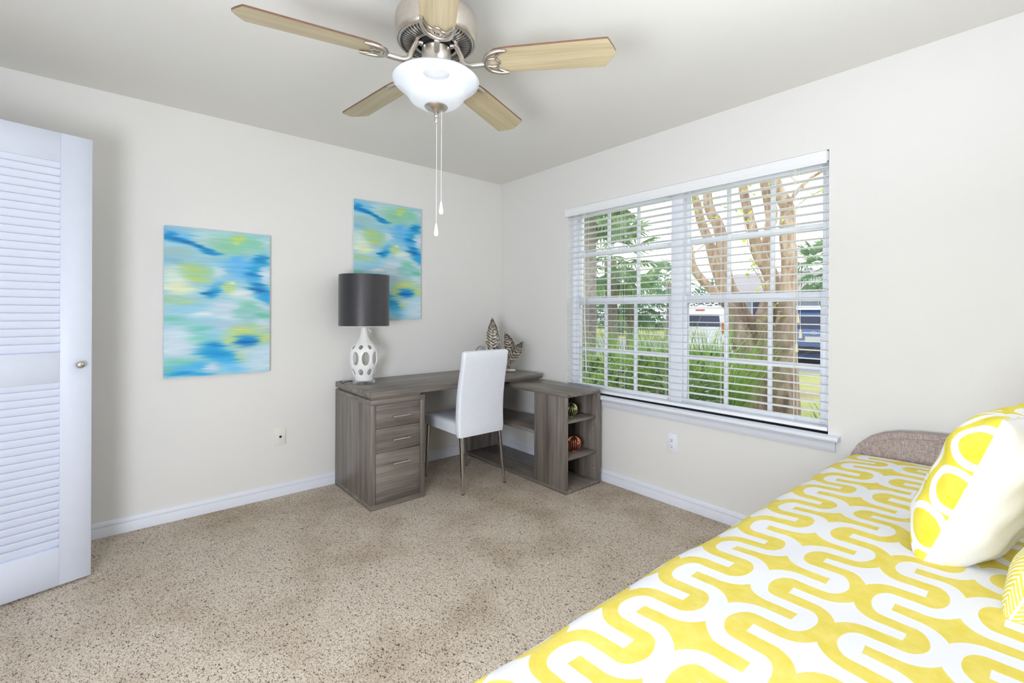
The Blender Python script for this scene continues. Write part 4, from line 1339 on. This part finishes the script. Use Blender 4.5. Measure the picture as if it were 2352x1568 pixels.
for k in range(26):                                       # leafy twigs hanging through the crown
    a = R.uniform(0, 2 * PI)
    p0 = Vector((4.1 + .8 * math.cos(a) * R.random(), -.5 + 1.6 * math.sin(a) * R.uniform(.2, 1), R.uniform(2.3, 4.0)))
    pts = [p0]
    d = Vector((R.uniform(-.6, .2), R.uniform(-.8, .8), R.uniform(-.5, .5))).normalized()
    for i in range(5):
        d = (d + Vector((R.uniform(-.3, .3), R.uniform(-.3, .3), -.12))).normalized()
        pts.append(pts[-1] + d * .17)
        for s in (-1, 1, 1):
            leaf_quad(V, Fc, pts[-1], d + Vector((R.uniform(-1, 1), R.uniform(-1, 1), R.uniform(-.6, .4))), (0, 0, 1), R.uniform(.06, .10), R.uniform(.018, .03))
    tube(bm, pts, [.008, .007, .006, .005, .004, .003], 4)
for pts in ([(3.75, -.62, 2.6), (3.8, -.66, 2.2), (3.9, -.75, 1.85), (4.0, -.80, 1.55), (4.05, -.84, 1.2)], [(3.8, -.7, 1.9), (3.95, -.85, 1.6), (4.0, -.95, 1.3)]):
    tube(bm, pts, .006, 4)
    for p in pts:
        for s in range(7):
            leaf_quad(V, Fc, Vector(p) + Vector((R.uniform(-.08, .08), R.uniform(-.1, .1), R.uniform(-.12, .12))), (R.uniform(-1, 1), R.uniform(-1, 1), R.uniform(-1, .2)), (0, 0, 1), R.uniform(.07, .12), R.uniform(.02, .035))
obj('foliage', (V, Fc), mt['myrtle'], tr_, sharp=0, kind='stuff')
obj('twigs', bm, mt['bark'], tr_, kind='stuff')

# palms and trees further off
palm('tall fan palm rising behind the strap-leaf clumps', (6.2, 3.5), 2.55, 30, 1.05)
palm('slim fan palm with its crown high above the strap leaves', (4.2, 2.5), 3.5, 26, 0.85)
palm('short fan palm with a low crown between the taller palms', (9.0, 4.9), 1.75, 26, 0.95)
palm('large fan palm beside the pale stucco house', (20.5, 3.0), 3.2, 30, 1.35)
palm('fan palm standing at the house corner', (21.0, 10.8), 3.0, 26, 1.3)
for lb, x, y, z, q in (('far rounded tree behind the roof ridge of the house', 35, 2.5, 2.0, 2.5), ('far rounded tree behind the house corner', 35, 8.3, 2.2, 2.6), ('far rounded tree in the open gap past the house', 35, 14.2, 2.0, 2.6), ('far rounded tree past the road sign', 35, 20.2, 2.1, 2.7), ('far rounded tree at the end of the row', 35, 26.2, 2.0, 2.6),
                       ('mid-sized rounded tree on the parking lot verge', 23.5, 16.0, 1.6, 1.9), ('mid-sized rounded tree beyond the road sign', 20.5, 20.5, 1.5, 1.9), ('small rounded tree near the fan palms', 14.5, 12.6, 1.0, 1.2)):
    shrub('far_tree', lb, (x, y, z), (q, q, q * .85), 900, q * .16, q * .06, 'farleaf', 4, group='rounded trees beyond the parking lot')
tag(bpy.data.objects['far_tree'], cat='tree')
for o in bpy.data.objects:
    if o.name.startswith('far_tree') and o.parent is None:
        o['category'] = 'tree'

# neighbour's house
hs = thing('house', 'pale blue-grey stucco house with grey roof across the parking lot', 'building', (26, 5.2, GZ))
boxo('wall', (24, 1.5, GZ), (30, 9.2, 2.5), mt['stucco'], hs)
bm = NB()
prism(bm, [(23.4, 2.45), (30.6, 2.45), (27, 3.75)], lambda u, v, d: (u, d, v), 0.9, 9.8)
obj('roof', bm, mt['roof'], hs)
for yy in (3.0, 6.2):
    wf = boxo('window', (23.94, yy, 0.9), (24.02, yy + 1.3, 2.0), mt['trim'], hs)
    boxo('pane', (23.92, yy + .08, 0.98), (23.96, yy + 1.22, 1.92), mt['car_glass'], wf)

# vehicles: rear ends face the window
def car(name, label, c, yaw, paint, prof, hw, detail):
    t = thing(name, label, 'car', (c[0], c[1], GZ), (0, 0, yaw))
    # local: x = 0 at the rear bumper, +x forward, y across
    bm = NB()
    secs = []
    for y, s in ((-hw, .93), (-hw * .97, .985), (-hw * .5, 1), (0, 1), (hw * .5, 1), (hw * .97, .985), (hw, .93)):
        secs.append([(x, y * (1 - .17 * max(0, (z - 1.0)) / .7), .18 + (z - .18) * s) for x, z in prof])
    loft(bm, secs)
    obj('body', bm, paint, t, local=True, sharp=40)
    for x in (.85, 3.55):
        for s in (-1, 1):
            w = lathe(NB(), [(0, -.1), (.30, -.1), (.33, -.07), (.33, .07), (.30, .1), (0, .1)], 24, (x, s * (hw - .09), .325), axis='Y')
            wh = obj('wheel', w, mt['tyre'], t, local=True)
            obj('hub', lathe(NB(), [(0, -.105), (.2, -.105), (.2, .105), (0, .105)], 18, (x, s * (hw - .09), .325), axis='Y'), mt['chrome'], wh, local=True)
    detail(t)
    return t
def strip(name, y0, y1, pts, d, m, t, off=0.012):
    """panel following the sloped rear: pts [(x, z), (x, z)]"""
    (xa, za), (xb, zb) = pts
    bm = NB()
    secs = []
    for y in (y0, y1):
        k = lambda z: (1 - .17 * max(0, (z - 1.0)) / .7)
        secs.append([(xa - off, y * k(za), za), (xb - off, y * k(zb), zb), (xb + .04, y * k(zb), zb), (xa + .04, y * k(za), za)])
    loft(bm, secs)
    return obj(name, bm, m, t, local=True)
SUV = [(0.0, .38), (0.02, .62), (0.06, 1.0), (.22, 1.42), (.36, 1.62), (.55, 1.68), (2.1, 1.70), (2.6, 1.64), (3.3, 1.12), (4.3, .98), (4.55, .8), (4.6, .4), (4.5, .24), (.1, .24)]
def suv_detail(t):
    strip('rear_window', -.66, .66, [(.075, 1.04), (.215, 1.41)], 0, mt['car_glass'], t)
    strip('bumper', -.86, .86, [(-.05, .36), (-.05, .56)], 0, mt['car_trim'], t)
    pl = strip('number_plate', -.2, .2, [(.015, .68), (.03, .83)], 0, mt['numplate'], t, .02)
    for s in (-1, 1):
        strip('tail_light', s * .62, s * .86, [(.03, .78), (.06, 1.0)], 0, mt['tail'], t, .02)
    bm = NB()
    for k, rx in ((0, .085), (1, .036)):                  # oval ring badge on the hatch
        ring = [(-.0 + .035 - .02, rx * math.cos(a), .925 + .042 * math.sin(a) * (1 if k == 0 else .95)) for a in np.linspace(0, 2 * PI, 25)]
        tube(bm, ring, .007, 6)
    obj('badge', bm, mt['chrome'], t, local=True, label='oval chrome ring badge')
    strip('roof_spoiler', -.60, .60, [(.24, 1.56), (.34, 1.66)], 0, mt['car_white'], t, .06)
    for s in (-1, 1):
        obj('mirror', box(NB(), (2.75, s * 1.0 - .1, 1.0), (2.9, s * 1.0 + .1, 1.15), .03, 2), mt['car_trim'], t, local=True)
car('parked_suv', 'slate blue car with oval ring badge parked behind the tree trunk', (11.6, 0.85), math.atan2(.32, .95), mt['car_blue'], SUV, .92, suv_detail)
def wagon_detail(t):
    strip('rear_window', -.62, .62, [(.08, 1.05), (.215, 1.42)], 0, mt['car_glass'], t)
    strip('bumper', -.86, .86, [(-.04, .36), (-.04, .56)], 0, mt['car_white'], t)
    strip('number_plate', -.2, .2, [(.015, .70), (.03, .85)], 0, mt['numplate'], t, .02)
    for s in (-1, 1):
        strip('tail_light', s * .66, s * .86, [(.05, .84), (.09, 1.16)], 0, mt['tail'], t, .02)
    strip('brake_light', -.16, .16, [(.30, 1.55), (.33, 1.585)], 0, mt['tail'], t, .02)
    obj('roof_rack', tube(NB(), [(.7, -.5, 1.70), (.7, -.5, 1.75), (2.0, -.5, 1.76), (2.0, -.5, 1.70)], .015, 6), mt['chrome'], t, local=True)
    obj('roof_rack', tube(NB(), [(.7, .5, 1.70), (.7, .5, 1.75), (2.0, .5, 1.76), (2.0, .5, 1.70)], .015, 6), mt['chrome'], t, local=True)
car('parked_wagon', 'white car with red tail lights parked beyond the strap-leaf clumps', (10.9, 3.75), math.atan2(.32, .95), mt['car_white'], SUV, .92, wagon_detail)
# stop sign glimpsed beside the window frame
SX, SY = 9.4, 7.1
sg = thing('road_sign', 'small red road sign on a pale post by the parking lot', 'sign', (SX, SY, GZ))
obj('post', tube(NB(), [(SX, SY, GZ - .02), (SX, SY, 1.75)], .03, 8), mt['numplate'], sg)
oc = [(.26 * math.cos(PI / 8 + k * PI / 4), .26 * math.sin(PI / 8 + k * PI / 4)) for k in range(8)]
dS = Vector((-0.78, -0.62, 0)).normalized(); sS = Vector((-dS.y, dS.x, 0))
obj('sign_face', prism(NB(), oc, lambda u, v, d: tuple(Vector((SX, SY, 1.5)) + sS * u + Vector((0, 0, v)) + dS * (.035 + d)), 0, .006), mt['tail'], sg)
